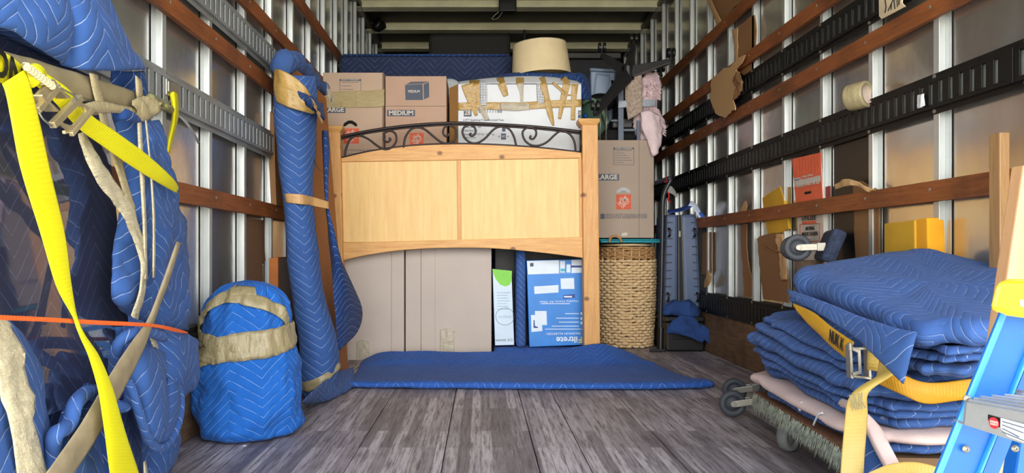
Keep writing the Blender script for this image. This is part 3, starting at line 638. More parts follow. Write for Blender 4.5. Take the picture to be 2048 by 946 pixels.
m = MB(); m.lathe([(.187, 0), (.1875, .004), (.169, zh-zb-.003), (.1685, zh-zb), (.164, zh-zb), (.182, .004), (.182, 0)], TM, 48)
o = m.build('shade', plain('cream_linen', (226, 206, 164), .85, var=.05), t, smooth=True)
m = MB(); m.tube([TM @ Vector((.167*math.cos(i*PI/12), .167*math.sin(i*PI/12), zh-zb)) for i in range(24)], .003, 6, closed=True)
for q in range(3): m.tube([TM @ Vector((0, 0, zh-zb-.03)), TM @ Vector((.165*math.cos(q*2.1), .165*math.sin(q*2.1), zh-zb-.003))], .002, 5)
m.build('wire_ring', STEEL, t, smooth=True)
# right column: hamper, lid, large box and what stands on it ---------------------------------
Yh = 5.2; hx = (1252-CX)*Yh/F; k = Yh/F
t = thing('wicker_hamper', 'tall woven wicker hamper standing right of the headboard', 'hamper', (hx, Yh, 0))
WK = timber('willow', (202, 168, 122), (228, 200, 156), knot=(140, 100, 62), rough=.6); WKD = timber('willow_dark', (158, 116, 70), (192, 150, 100), knot=(110, 74, 44), rough=.6)
def rad(z): return .165+.020*math.sin(min(1, z/.62)*PI*.62)
def weave(z0, z1, step, mat, nm, amp=.0055, rr=.0078):
    m = MB(); z = z0; kk = 0
    while z < z1:
        ph = kk*PI; n_ = 132; r0 = rad(z)
        m.tube([Vector((hx+(r0+amp*math.sin(22*a+ph))*math.cos(a), Yh+(r0+amp*math.sin(22*a+ph))*math.sin(a), z+.006*fbm(Vector((a*3, kk*3.7, 0)), 1.5, 2))) for a in [2*PI*i/n_ for i in range(n_)]], [rr*(1+.38*noise.noise(Vector((a*.25, kk*1.3, 0)))) for a in range(n_)], 6, closed=True)
        z += step; kk += 1
    return m.build(nm, mat, t, smooth=True)
weave(.014, .585, .0185, WK, 'basket_weave', .009, .0102); weave(.590, .665, .013, WKD, 'rim_band', .004, .0075)
m = MB(); m.lathe([(.0, .004), (.155, .004), (.158, .02), (.15, .3), (.168, .6), (.168, .66)], Matrix.Translation((hx, Yh, 0)), 40); m.build('shade_shell', plain('basket_shadow', (84, 58, 36), .9), t, smooth=True)  # inner shell, dark brown painted in for the shade behind the weave
m = MB()
for i in range(22):
    a = 2*PI*(i+.5)/22; m.tube([Vector((hx+(rad(z)+.002)*math.cos(a), Yh+(rad(z)+.002)*math.sin(a), z)) for z in (.008, .2, .4, .6, .66)], .0045, 6)
m.build('stakes', WK, t, smooth=True)
m = MB(); m.lathe([(.001, .668), (.172, .668), (.176, .672), (.172, .682), (.001, .684)], Matrix.Translation((hx, Yh, 0)), 40); ld = m.build('lid', WK, t, smooth=True)
m = MB()
for o_ in (0, .007): m.tube(spline([P(1219, 484+o_*100, 5.0-o_), P(1221, 476, 4.99-o_), P(1229, 472, 4.985-o_), P(1239, 476, 4.99-o_), P(1243, 484, 5.0-o_)], 6), .008, 8)
m.build('handle', WKD, ld, smooth=True)
t = thing('bin_cover', 'teal plastic bin lid lying flat between the hamper and the large box', 'lid', (hx+.02, Yh, .690))
TEAL = plain('teal_plastic', (20, 150, 170), .35)
m = MB(); m.box((hx-.20, 5.0, .688), (hx+.205, 5.4, .705)); m.box((hx-.21, 4.99, .700), (hx+.215, 5.41, .712)); m.build('lid', TEAL, t, bevel=.006)
Y = 5.02; t = carton('moving_box', 'taupe large moving box standing on the teal lid right of the headboard', 1187, 1308, 280, 476, Y, .38, CB_R)
label_box(t, 1227, 1268, 295, 330, Y, 6); badge(t, 'LARGE', 1191, 1238, 348, 361, Y); depot(t, 1232.5, 1262, 389, 418.5, Y)
hole(t, 1233, 1261, 375, 386, Y, plain('hole_pale', (190, 196, 205), .8))
text('HEAVY DUTY MOVING BOXES', face_cam(P(1252, 430, Y-.003)), .02, INK, t, fit=.27); text('QUALITY AT HOMEDEPOT.COM', face_cam(P(1252, 435, Y-.003)), .02, INK, t, fit=.27); rect(t, 'print_block', 1201, 1209, 427.5, 438, Y, INK)
m = MB(); m.box(P(1278, 476, Y-.0008), P(1278.6, 280, Y-.0002)); m.build('flap_seam', INK_SEAM, t)
patch('torn_spot', [[P(1243, 467, Y-.002), P(1250, 465, Y-.002), P(1256, 466, Y-.002)], [P(1243, 472, Y-.002), P(1250, 472, Y-.002), P(1254, 471, Y-.002)]], PALE, t, th=.001)
zb_ = HZ+(CY-280)*Y/F+.003
# office chair base, upside down
t = thing('office_chair', 'black office chair turned upside down, star base towards the roof', 'chair', P(1262, 280, 5.2))
hub = P(1256, 146, 5.05); m = MB(); m.cyl(hub+Vector((0, 0, -.05)), hub+Vector((0, 0, .045)), .042, 16); m.build('hub', BLACK, t, bevel=.006)
m = MB(); m.cyl(hub+Vector((0, 0, -.05)), Vector((hub.x, hub.y+.12, zb_+.16)), .024, 12); m.build('gas_lift', BLACK, t, smooth=True)
tips = [P(1204, 110, 5.2), P(1267, 92, 5.3), P(1342, 122, 4.98), P(1322, 150, 5.3), P(1190, 228, 4.72)]
for q in tips:
    d = (q-hub); m = MB(); sd = d.cross(Vector((0, 0, 1))).normalized()
    up = sd.cross(d).normalized()
    A = hub+d*.08; vs = []
    for c_, wd, hh in ((A, .036, .038), (hub+d*.55, .026, .025), (q, .018, .016)):
        vs += [c_-sd*wd-up*hh, c_+sd*wd-up*hh, c_+sd*wd*.7+up*hh, c_-sd*wd*.7+up*hh]
    m.add(vs, [(0,1,2,3), (11,10,9,8)]+[(s*4+i, s*4+(i+1) % 4, s*4+4+(i+1) % 4, s*4+4+i) for s in (0, 1) for i in range(4)])
    lg = m.build('leg', plain('chair_black', (44, 44, 47), .38), t, bevel=.004)
    m = MB(); m.cyl(q, q+Vector((0, 0, .035)), .007, 8)
    for s in (-1, 1): m.cyl(q+Vector((.016*s-.008, 0, .052)), q+Vector((.016*s+.008, 0, .052)), .031, 14)
    m.build('caster', BLACK, lg, smooth=False)
m = MB(); m.box((hub.x-.16, 5.15, zb_), (hub.x+.10, 5.38, zb_+.09)); m.build('seat', plain('seat_mesh', (22, 22, 24), .9), t, bevel=.03)
m = MB(); m.box((hub.x-.09, 5.13, zb_+.09), (hub.x+.05, 5.30, zb_+.16)); m.build('mechanism', BLACK, t, bevel=.01)
patch('backrest', [[P(1222, 160, 5.38), P(1250, 165, 5.36), P(1278, 170, 5.4)], [P(1226, 220, 5.40), P(1250, 225, 5.38), P(1280, 225, 5.42)], [P(1226, 279, 5.40), P(1250, 279, 5.39), P(1280, 279, 5.42)]], plain('seat_mesh', (22, 22, 24), .9), t, th=.03)
# folding frame
t = thing('folding_frame', 'slate-grey folding metal frame standing on the large taupe box', 'frame', P(1248, 279, 5.08)); SLT = plain('slate_paint', (92, 104, 124), .45)
for x0, x1, y0 in ((1236, 1247, 176), (1273, 1280, 241)):
    m = MB(); a, b = P(x0, 279.2, 5.08), P(x1, y0, 5.08); m.box((a.x, 5.07, zb_), (b.x, 5.085, b.z)); m.build('leg', SLT, t, bevel=.002)
m = MB(); m.box(P(1222, 243, 5.10), P(1238, 240, 5.105)); m.box(P(1247, 262, 5.083), P(1274, 258, 5.087)); m.build('crossbar', SLT, t)
t = thing('chrome_stand', 'thin chrome double-rod stand on the large box beside the green bag', 'stand', P(1207, 279, 5.06))
for x in (1200, 1212):
    m = MB(); a = P(x, 279, 5.06); m.cyl(Vector((a.x, a.y, zb_)), P(x+1, 208, 5.06), .005, 8); m.build('rod', STEEL, t, smooth=True)
m = MB(); m.cyl(P(1201, 208, 5.06), P(1213, 208, 5.06), .004, 8); m.build('crossbar', STEEL, t, smooth=True)
# clear bin
t = thing('storage_bin', 'translucent blue-grey plastic bin behind the green bag, upended', 'bin', P(1205, 280, 5.35))
BIN = plain('frosted_plastic', (140, 158, 186), .3, var=.05); m = MB()
f0 = [P(1181, 138, 5.40), P(1231, 142, 5.40), P(1222, 279.5, 5.40), P(1183, 279.5, 5.40)]; m.prism(f0, (0, .22, 0)); m.build('tub', BIN, t, bevel=.01)
m = MB(); m.tube([P(1180, 139, 5.39), P(1232, 142, 5.39)], .012, 8); m.tube(spline([P(1188, 193, 5.392), P(1192, 152, 5.392), P(1196, 148, 5.392), P(1215, 150, 5.392), P(1218, 153, 5.392), P(1212, 193, 5.392)], 5), .006, 6); m.build('rim', BIN, t, smooth=True)
# green bag
t = thing('green_bag', 'sage green fabric bag beside the right headboard post, on the large box', 'bag', P(1188, 279, 5.16))
GR = plain('sage_cloth', (86, 124, 104), .9, var=.15); m = MB(); m.ball(P(1186, 238, 5.19), .1, 12, (1.0, .62, 1.35))
for i, v in enumerate(m.v): m.v[i] = v + Vector((.7, 0, .4))*.02*fbm(v, 12)
m.build('bag', GR, t, smooth=True)
m = MB(); m.tube(spline([P(1166, 206, 5.13), P(1180, 199, 5.11), P(1196, 207, 5.10), P(1208, 228, 5.10), P(1214, 248, 5.11)], 6), .014, 8); m.build('handle', plain('pale_sage', (120, 156, 134), .9), t, smooth=True)
m = MB(); m.ball(P(1171, 232, 5.11), .016, 7); m.build('blue_tag', plain('bright_blue', (20, 110, 210), .4), t, smooth=True)
t = thing('black_sack', 'black rounded cloth lump between the clear bin and the chair leg', 'bag', P(1205, 200, 5.25)); m = MB(); m.ball(P(1202, 205, 5.30), .085, 10, (1.2, .4, .75)); m.build('cloth', BLACK, t, smooth=True)
# pink shaggy rug, taped
t = thing('shaggy_rug', 'pale pink shaggy rolled rug wrapped with tape, standing on the large box', 'rug', P(1292, 279, 5.06))
FUR = plain('pink_fur', (246, 222, 228), .95, var=.1); pts = [(1304, 147, 16), (1298, 168, 38), (1293, 188, 48), (1294, 207, 40), (1293, 222, 46), (1298, 245, 56), (1300, 262, 52), (1302, 279, 44)]
m = MB(); L = spline([P(x, y, 5.12) for x, y, r in pts], 5); R_ = spline([Vector((r*.5*5.12/F, 0, 0)) for x, y, r in pts], 5)
m.tube(L, [q.x for q in R_], 28)
for i, v in enumerate(m.v):
    c = L[min(len(L)-1, i//28)] if i//28 < len(L) else L[-1]; v = c + Vector(((v-c).x, (v-c).y*.5, (v-c).z)); m.v[i] = Vector((v.x, v.y, max(v.z, zb_+.004)))
rug = m.build('pile', FUR, t, smooth=True)
m = MB(); random.seed(3)                          # shaggy tufts
for i in range(2200):
    j = random.randrange(len(L)-1); a = random.uniform(PI, 2*PI); r = R_[j].x; c = L[j]+Vector((r*math.cos(a), r*.5*math.sin(a), random.uniform(-.01, .01)))
    if 197 < CY-(c.z-HZ)*F/5.1 < 216 or c.z < zb_+.05: continue
    d = Vector((math.cos(a)*.6, -.35+math.sin(a)*.35, -.6+random.uniform(-.3, .3))).normalized()*random.uniform(.018, .034)
    s_ = Vector((random.uniform(-1, 1), 0, random.uniform(-1, 1))).normalized()*.004
    m.add([c-s_, c+s_, c+d], [(0, 1, 2)])
tf = m.build('tufts', FUR, t, recalc=False); tf['kind'] = 'stuff'
patch('plastic_wrap', [[P(1236, 202, 5.06), P(1262, 200, 5.04), P(1288, 199, 5.03), P(1311, 200, 5.07)], [P(1236, 209, 5.06), P(1262, 208, 5.035), P(1288, 207, 5.025), P(1312, 208, 5.07)], [P(1236, 216, 5.06), P(1262, 214, 5.04), P(1288, 213, 5.03), P(1311, 213, 5.07)]], tape_mat('silver_wrap', (190, 200, 214), .15, .95, .9), t, th=.002, amp=.004, fr=30)
patch('hanging_corner', [[P(1282, 224, 5.04), P(1300, 222, 5.02), P(1318, 232, 5.05)], [P(1284, 258, 5.02), P(1304, 258, 4.995), P(1325, 262, 5.03)], [P(1296, 285, 5.0), P(1308, 288, 4.985), P(1322, 288, 5.02)], [P(1304, 310, 4.995), P(1308, 312, 4.99), P(1313, 308, 5.0)]], FUR, t, th=.022, amp=.018, fr=22)
patch('fur_flap', [[P(1250, 160, 5.05), P(1268, 150, 5.04), P(1284, 146, 5.04)], [P(1250, 195, 5.05), P(1268, 190, 5.03), P(1284, 188, 5.03)], [P(1256, 240, 5.04), P(1270, 232, 5.02), P(1284, 224, 5.03)]], plain('fur_backing', (196, 176, 160), .95, var=.25, scale=60), t, th=.01, amp=.012, fr=18)
# hand truck, trunk, suitcase, cloths ------------------------------------------------------
t = thing('low_chest', 'black low trunk on the floor by the right wall under a blue cloth heap', 'trunk', (1.29, 5.05, 0))
m = MB(); m.box((1.165, 4.87, .002), (1.405, 5.3, .185)); m.build('body', BLACK, t, bevel=.012); m = MB(); m.box((1.16, 4.865, .185), (1.408, 5.305, .222)); m.build('lid', BLACK, t, bevel=.012)
m = MB(); m.box((1.20, 4.862, .08), (1.37, 4.8695, .10)); m.build('handle', BLACKM, t, bevel=.004)
Y = 4.99; t = thing('suitcase', 'slate-blue hard-shell suitcase standing upright by the right wall', 'suitcase', (1.29, 5.1, .226)); SH = plain('shell_slate', (92, 108, 140), .35, var=.06)
def shellhalf(x0, x1, x2, x3):
    m = MB(); m.prism([P(x0, 428, Y), P(x1, 428, Y), P(x3, 632, Y), P(x2, 632, Y)], (0, .30, 0)); s_ = m.build('shell', SH, t, bevel=.022); return s_
sa = shellhalf(1333, 1357, 1329, 1356); sb = shellhalf(1363, 1395, 1369, 1404)
for sh, xa, sl in ((sa, 1338, -.02), (sb, 1387, .045)):
    m = MB()
    for y in list(range(445, 622, 16)):
        x = xa+sl*(y-440); MB().box(P(x-5, y+1, Y-.005), P(x+7, y-1, Y+.004)).build('ridge', plain('ridge_dark', (44, 52, 70), .5), sh)
    for y in (465, 594):
        m = MB(); x = xa+sl*(y-440); q = P(x, y, Y-.006); m.tube(spline([q+Vector((0, .006, .026)), q+Vector((.004, -.012, .018)), q+Vector((.004, -.012, -.018)), q+Vector((0, .006, -.026))], 4), .007, 8); m.build('latch', BLACK, sh, smooth=True)
m = MB(); m.prism([P(1356, 430, Y+.006), P(1364, 430, Y+.006), P(1370, 632, Y+.006), P(1355, 632, Y+.006)], (0, .29, 0)); z_ = m.build('zip_gusset', plain('gusset', (26, 30, 40), .7), t)
m = MB(); m.tube([P(1357, 430, Y), P(1358, 632, Y)], .003, 6); m.tube([P(1363, 430, Y), P(1369, 632, Y)], .003, 6); m.box(P(1358, 474, Y-.006), P(1361, 462, Y-.001)); m.build('zip', STEEL, t)
t = thing('blue_strap_cloth', 'blue and white cloth strap lying over the top of the suitcase', 'cloth', P(1375, 425, 4.95))
patch('cloth', [[P(1335, 420, 5.05), P(1355, 417, 5.05), P(1372, 410, 5.0), P(1384, 402, 4.95)], [P(1334, 426, 4.95), P(1356, 424, 4.95), P(1373, 419, 4.92), P(1388, 412, 4.92)]], plain('strap_blue', (34, 62, 140), .7), t, th=.012, amp=.004)
patch('white_tail', [[P(1382, 402, 4.93), P(1391, 406, 4.92), P(1398, 416, 4.92), P(1406, 432, 4.9)], [P(1376, 412, 4.91), P(1385, 414, 4.90), P(1391, 424, 4.9), P(1398, 436, 4.89)]], plain('strap_white', (206, 218, 240), .7), t, th=.008, amp=.004)
patch('blue_patch', [[P(1394, 426, 4.905), P(1402, 424, 4.905), P(1408, 430, 4.9)], [P(1396, 434, 4.895), P(1402, 434, 4.895), P(1410, 437, 4.89)]], plain('strap_blue2', (40, 84, 180), .7), t, th=.008)
t = thing('blue_cloth', 'crumpled blue cloth heap draped over the black trunk', 'cloth', P(1380, 645, 4.88)); BC = plain('terry_blue', (42, 74, 136), .95, var=.15)
m = MB(); c = Vector((1.27, 4.92, .222)); m.lathe([(.001, .012), (.105, .004), (.12, .03), (.1, .07), (.05, .10), (.001, .108)], Matrix.Translation(c) @ Matrix.Diagonal((1.05, .5, 1, 1)), 40)
for i, v in enumerate(m.v): m.v[i] = v + Vector((.4, .4, .8))*.05*fbm(v, 13, 4)
m.build('heap', BC, t, smooth=True)
patch('fold', [[P(1345, 640, 4.85), P(1368, 632, 4.84), P(1392, 640, 4.84), P(1404, 660, 4.84)], [P(1333, 660, 4.85), P(1360, 650, 4.83), P(1385, 660, 4.83), P(1408, 676, 4.83)], [P(1335, 668, 4.85), P(1352, 668, 4.84), P(1378, 674, 4.83), P(1405, 686, 4.83)]], BC, t, th=.016, amp=.035, fr=14)
patch('tail', [[P(1392, 655, 4.84), P(1405, 650, 4.84), P(1420, 660, 4.83)], [P(1400, 672, 4.83), P(1414, 668, 4.83), P(1428, 680, 4.82)], [P(1418, 688, 4.83), P(1426, 688, 4.82), P(1434, 692, 4.81)], [P(1428, 700, 4.82), P(1432, 699, 4.82), P(1436, 701, 4.81)]], BC, t, th=.014, amp=.01, fr=14)
t = thing('hand_truck', 'black tubular hand truck standing beside the wicker hamper', 'hand truck', P(1322, 703, 4.86))
m = MB(); m.tube(spline([P(1321, 700, 4.86), P(1321, 640, 4.86), P(1323, 560, 4.86), P(1325, 450, 4.86), P(1326, 400, 4.86), P(1332, 378, 4.86), P(1341, 360, 4.86), P(1338, 357, 4.86), P(1328, 360, 4.88), P(1310, 366, 4.92)], 6), [.014]*55, 12); m.build('tube', plain('satin_black', (40, 44, 52), .35), t, smooth=True)
m = MB(); m.cyl(P(1321, 698, 4.86), P(1322, 655, 4.86), .019, 12); m.build('sleeve', BLACK, t)
m = MB(); a = P(1299, 704, 4.86); b = P(1330, 699, 4.86); m.box((a.x, 4.84, .003), (b.x, 4.865, .022)); m.build('toe_plate', BLACK, t, bevel=.004)
m = MB(); m.cyl(P(1336, 357, 4.865), P(1329, 361, 4.885), .0165, 12); m.build('red_grip', plain('red_grip', (196, 44, 44), .5), t)
m = MB(); m.tube(spline([P(1336, 384, 4.85), P(1338, 392, 4.84), P(1336, 400, 4.85), P(1341, 404, 4.84)], 5), .005, 6); m.build('red_cord', plain('red_grip', (196, 44, 44), .5), t, smooth=True)
patch('grey_pad', [[P(1332, 378, 4.87), P(1342, 372, 4.87), P(1352, 384, 4.87)], [P(1334, 386, 4.86), P(1344, 388, 4.86), P(1354, 396, 4.87)]], plain('pad_grey', (146, 146, 142), .8), t, th=.012)
# ------------------------------------------------------------------ stuck behind the slats on the right wall
def RW(x, y, d=0.0):                       # a point on the right wall seen at this pixel, d metres proud of the panel
    X = XR-.006-d; return P(x, y, X*F/(x-CX))
def wallpiece(name, label, cat, pts, mat, th=.006, d=.012, group=None, lift=None):
    q = [RW(x, y, (lift[i] if lift else d)) for i, (x, y) in enumerate(pts)]
    c = sum(q, Vector())/len(q); t = thing(name, label, cat, (c.x, c.y, min(v.z for v in q)))
    MB().prism(q, (th, 0, 0)).build('board', mat, t); return t
def ragged(pts, a=1.6, n=5, seed=1):
    r = random.Random(seed); out = []
    for i, (x, y) in enumerate(pts):
        x2, y2 = pts[(i+1) % len(pts)]; out.append((x, y))
        for k in range(1, n): out.append((x+(x2-x)*k/n+r.uniform(-a, a), y+(y2-y)*k/n+r.uniform(-a, a)))
    return out
BK = plain('black_sheet', (26, 26, 29), .3, var=.2, scale=30)
t = wallpiece('black_sheet', 'black plastic sheet behind the lowest slat on the right wall, beside torn cardboard', 'sheet', [(1668, 236), (1741, 214), (1741, 575), (1668, 575)], BK, .003, .006)
t = wallpiece('torn_cardboard', 'large brown cardboard tucked behind the topmost slat on the right wall', 'cardboard', [(1409, -20), (1500, -40), (1522, -20), (1462, 18), (1440, 58), (1436, 52)], CB_BROWN, .006, .020)
patch('folded_edge', [[RW(1409, -15, .03), RW(1416, -18, .03)], [RW(1422, 20, .03), RW(1430, 16, .03)], [RW(1436, 56, .03), RW(1447, 49, .03)]], CB_LIGHT, t, th=.004)
t = wallpiece('torn_cardboard', 'narrow upright brown cardboard strip between the two upper slats on the right wall', 'cardboard', ragged([(1476, 52), (1508, 30), (1512, 62), (1506, 150), (1496, 158), (1474, 140)], .8, 3, 2), CB_BROWN, .006, .018)
patch('torn_edge', [[RW(1463, 60, .022), RW(1476, 55, .022)], [RW(1469, 100, .022), RW(1476, 100, .022)], [RW(1466, 140, .022), RW(1476, 140, .022)]], CB_LIGHT, t, th=.003, amp=.004, fr=40)
t = thing('torn_cardboard', 'leaf-shaped ragged cardboard scrap hanging over the upper cargo track, right wall', 'cardboard', RW(1450, 235, .06))
q = ragged([(1447, 136), (1462, 132), (1473, 117), (1490, 110), (1482, 128), (1472, 140), (1470, 165), (1478, 170), (1466, 195), (1470, 220), (1462, 222), (1450, 236), (1430, 226), (1420, 198), (1423, 160)], 1.3, 4, 5)
MB().prism([RW(x, y, .060) for x, y in q], (.006, 0, 0)).build('board', CB_LIGHT, t)
patch('torn_edge', [[RW(1474, 140, .064), RW(1482, 150, .064)], [RW(1466, 158, .066), RW(1484, 166, .066)], [RW(1470, 175, .066), RW(1483, 180, .066)], [RW(1468, 200, .064), RW(1474, 196, .064)]], CB_BROWN, t, th=.004, amp=.012, fr=30)
t = wallpiece('paper_sign', 'cream cardboard sign with black handwriting at the top edge, over the upper cargo track', 'sign', [(1757, -45), (1809, -60), (1803, 6), (1810, 13), (1763, 38), (1758, 32)], plain('cream_card', (226, 206, 172), .8), .004, .062)
m = MB()
for q in ([(1769, -10), (1772, 14), (1770, 26)], [(1776, 22), (1786, 0), (1788, -14)], [(1782, 20), (1783, 6)], [(1790, 18), (1788, 2), (1794, -6), (1795, 14)], [(1798, 10), (1799, -10)]): m.tube([RW(x, y, .0635) for x, y in q], .0018, 5)
m.build('handwriting', BLACK, t)
# tape roll on the middle track
c = RW(1716, 192, .05); t = thing('tape_roll', 'roll of tan packing tape resting on the middle cargo track, right wall', 'tape roll', RW(1716, 215, .045))
ax = Vector((.55, -.83, .06)).normalized(); M0 = Matrix.Translation(RW(1717, 192, .062)) @ ax.to_track_quat('Z', 'Y').to_matrix().to_4x4()
m = MB(); m.lathe([(.036, -.036), (.047, -.036), (.049, -.030), (.049, .030), (.047, .036), (.036, .036), (.036, -.036)], M0, 32); m.build('tape', TAPE, t, smooth=True)
m = MB(); m.lathe([(.001, -.0365), (.0355, -.0368), (.0355, .03)], M0, 28); cr_ = m.build('core', plain('core_card', (222, 204, 190), .8), t, smooth=True)
m = MB(); m.box((-.014, -.006, -.0385), (.012, .010, -.037), M0); m.build('red_label', plain('red_print', (200, 80, 84), .7), cr_)
# paper label in a track slot
q = RW(1841, 204, .045); t = thing('paper_scrap', 'white crumpled paper label stuck in a slot of the middle cargo track', 'label', q)
patch('label', [[RW(1834, 190, .044), RW(1841, 189, .046), RW(1849, 187, .044)], [RW(1835, 203, .044), RW(1841, 203, .048), RW(1848, 200, .044)], [RW(1835, 217, .044), RW(1841, 216, .046), RW(1850, 211, .044)]], WHITE, t, th=.001, amp=.004, fr=50)
# wrapping paper carton
d = .02; t = thing('paper_carton', 'orange and white flat packing paper carton behind the lowest slat, right wall', 'carton', RW(1617, 490, d)); SAL = plain('salmon_print', (240, 112, 76), .6, var=.06)
def wq(nm, pts, mt, dd, par=t, th=.003): return MB().prism([RW(x, y, dd) for x, y in pts], (th, 0, 0)).build(nm, mt, par)
wq('board', [(1584, 318), (1641, 305), (1643, 340), (1646, 400), (1648, 520), (1598, 520), (1592, 400)], plain('card_cream', (222, 212, 200), .7), d-.001, th=.016)
f_ = wq('orange_front', [(1584, 318), (1641, 305), (1642, 345), (1645, 396), (1592, 406), (1588, 370)], SAL, d+.001, th=.002)
m = MB()
for i in range(9): m.tube([RW(1589+i*6, 318-i*1.35, d+.002), RW(1590+i*6, 350-i*.9, d+.002)], .0012, 5)
m.build('crease', plain('salmon_dark', (200, 84, 52), .6), f_)
wq('slot', [(1609, 384), (1622, 382), (1622, 386), (1618, 387.5), (1613, 388.5), (1609, 389)], HOLE, d+.0025, f_, .001)
wq('badge', [(1588, 357), (1600, 355), (1600, 361), (1588, 363)], WHITE, d+.0025, f_, .001)
RWU = lambda x, y, dd, sk=.0: frameM(RW(x, y, dd), (RW(x+4, y, dd)-RW(x, y, dd)), (0, 0, 1))
def wtext(body, x0, x1, y, h, mt, dd, par, bold=.02):
    a, b = RW(x0, y, dd), RW(x1, y, dd); s = (b-a).length; c = (a+b)/2
    text(body, frameM(c, Vector((0, -1, 0)), (0, 0, 1)), h*c.y/F*1.3, mt, par, bold=bold, fit=abs(a.y-b.y)*.96)
wtext('WRAPPING PAPER', 1591, 1640, 367, 11, PALE, d+.004, f_); wtext('SMALL SPACE', 1603, 1626, 352, 5, PALE, d+.004, f_, 0); wtext('Heavy Duty', 1589, 1600, 359, 4, INK, d+.004, f_, 0)
m = MB(); m.box(RW(1588, 362.5, d+.003), RW(1641, 361.8, d+.002)); m.build('rule', PALE, f_)
wtext('UTILIZE', 1603, 1632, 437, 8, BLACK, d+.002, t); wq('orange_bar', [(1604, 443), (1632, 441), (1632, 446), (1604, 448)], SAL, d+.0005, th=.001)
m = MB()
for a, b in (((1600, 449), (1639, 447)), ((1639, 447), (1639, 482)), ((1639, 482), (1600, 484)), ((1600, 484), (1600, 449))): m.bar(RW(*a, d+.001), RW(*b, d+.001), .0022, .0022)
m.build('text_border', plain('salmon_dark', (200, 84, 52), .6), t)
wtext('MOVING', 1611, 1629, 457, 8, BLACK, d+.003, t); wtext('MADE EASIER', 1603, 1636, 468, 8, BLACK, d+.003, t)
m = MB()
for y in (478, 481): m.box(RW(1606, y+.8, d+.002), RW(1634, y, d+.001))
m.build('fine_print', INK, t)
t = wallpiece('red_card', 'narrow strip of maroon card beside the orange packing paper carton', 'card', [(1648, 374), (1659, 372), (1659, 400), (1648, 402)], plain('maroon_card', (150, 44, 40), .6), .004, .008)
# foam
t = thing('foam_block', 'yellow angled foam block behind the lowest slat, left of the orange carton', 'foam', RW(1548, 475, .015))
MB().prism([RW(x, y, .021) for x, y in [(1524, 396), (1540, 384), (1559, 373), (1566, 392), (1575, 440), (1577, 458), (1560, 466), (1535, 468), (1529, 440)]], (.016, 0, 0)).build('foam', FOAM, t, bevel=.004)
t = thing('foam_block', 'flat yellow foam sheet tucked beside the angled foam block, left of the carton', 'foam', RW(1572, 410, .003))
MB().prism([RW(x, y, .0035) for x, y in [(1562, 376), (1579, 374), (1580, 412), (1570, 412)]], (.003, 0, 0)).build('foam', plain('foam_dull', (196, 158, 72), .9), t)
t = thing('foam_block', 'big square yellow foam pad above the folded blankets, right wall', 'foam', RW(1800, 520, .02))
MB().prism([RW(x, y, .06) for x, y in [(1768, 447), (1829, 440), (1830, 530), (1768, 530)]], (.06, 0, 0)).build('foam', FOAM, t, bevel=.004)
t = thing('foam_block', 'bright orange-yellow narrow foam strip beside the square foam pad', 'foam', RW(1842, 520, .02))
MB().prism([RW(x, y, .055) for x, y in [(1831, 438.5), (1854, 435.5), (1856, 530), (1832, 530)]], (.055, 0, 0)).build('foam', plain('foam_bright', (252, 176, 34), .9, var=.05), t, bevel=.004)
wallpiece('brown_board', 'brown board right of the bright foam strip behind the pile', 'cardboard', [(1857, 436), (1884, 436), (1884, 530), (1858, 530)], CB_BROWN, .004, .006)
# cardboard strips low on the wall
wallpiece('torn_cardboard', 'small brown cardboard piece just right of the suitcase, under the slat', 'cardboard', ragged([(1405, 466), (1422, 464), (1423, 540), (1418, 552), (1404, 548)], .5, 3, 3), CB_BROWN, .005, .01)
t = thing('torn_cardboard', 'curled tan cardboard scrap low on the wall beside the suitcase', 'cardboard', RW(1415, 577, .01)); patch('scrap', [[RW(1418, 540, .03), RW(1424, 556, .03)], [RW(1410, 560, .035), RW(1422, 566, .03)], [RW(1408, 576, .03), RW(1418, 572, .03)]], CB_LIGHT, t, th=.004, amp=.006)
t = wallpiece('torn_cardboard', 'thin ragged vertical cardboard strip left of the bigger torn board, under the slat', 'cardboard', ragged([(1481, 450), (1493, 448), (1495, 520), (1505, 560), (1506, 594), (1488, 592), (1486, 540)], 1.4, 6, 8), CB_BROWN, .005, .012)
patch('torn_tip', [[RW(1480, 420, .014), RW(1490, 402, .014), RW(1494, 406, .014)], [RW(1480, 432, .014), RW(1488, 430, .014), RW(1494, 430, .014)]], CB_LIGHT, t, th=.003, amp=.005, fr=40)
t = wallpiece('torn_cardboard', 'broad torn corrugated board leaning under the yellow foam block', 'cardboard', ragged([(1514, 478), (1520, 472), (1545, 466), (1566, 466), (1568, 510), (1576, 560), (1576, 606), (1526, 598), (1520, 540)], .9, 5, 9), CB_BROWN, .006, .022)
patch('torn_edge', [[RW(1550, 468, .026), RW(1566, 468, .026)], [RW(1556, 495, .028), RW(1568, 493, .028)], [RW(1560, 530, .028), RW(1572, 527, .028)], [RW(1562, 560, .028), RW(1574, 560, .028)]], CB_LIGHT, t, th=.006, amp=.010, fr=45)
m = MB(); m.tube(spline([RW(1533, 492, .03), RW(1550, 500, .05), RW(1566, 506, .06), RW(1580, 508, .06)], 5), [.004]*16, 6); m.build('brown_strip', CB_BROWN, t, smooth=True)
t = wallpiece('torn_cardboard', 'upright torn cardboard with curled top, right of the black sheet', 'cardboard', ragged([(1706, 366), (1722, 362), (1752, 378), (1757, 388), (1758, 540), (1712, 540), (1708, 460)], 1.0, 4, 11), CB_BROWN, .006, .013)
patch('curled_top', [[RW(1668, 370, .05), RW(1690, 358, .055), RW(1712, 362, .05), RW(1735, 374, .04), RW(1756, 380, .03)], [RW(1672, 379, .05), RW(1692, 372, .06), RW(1714, 372, .05), RW(1735, 384, .04), RW(1757, 388, .03)]], CB_LIGHT, t, th=.004, amp=.008, fr=25)
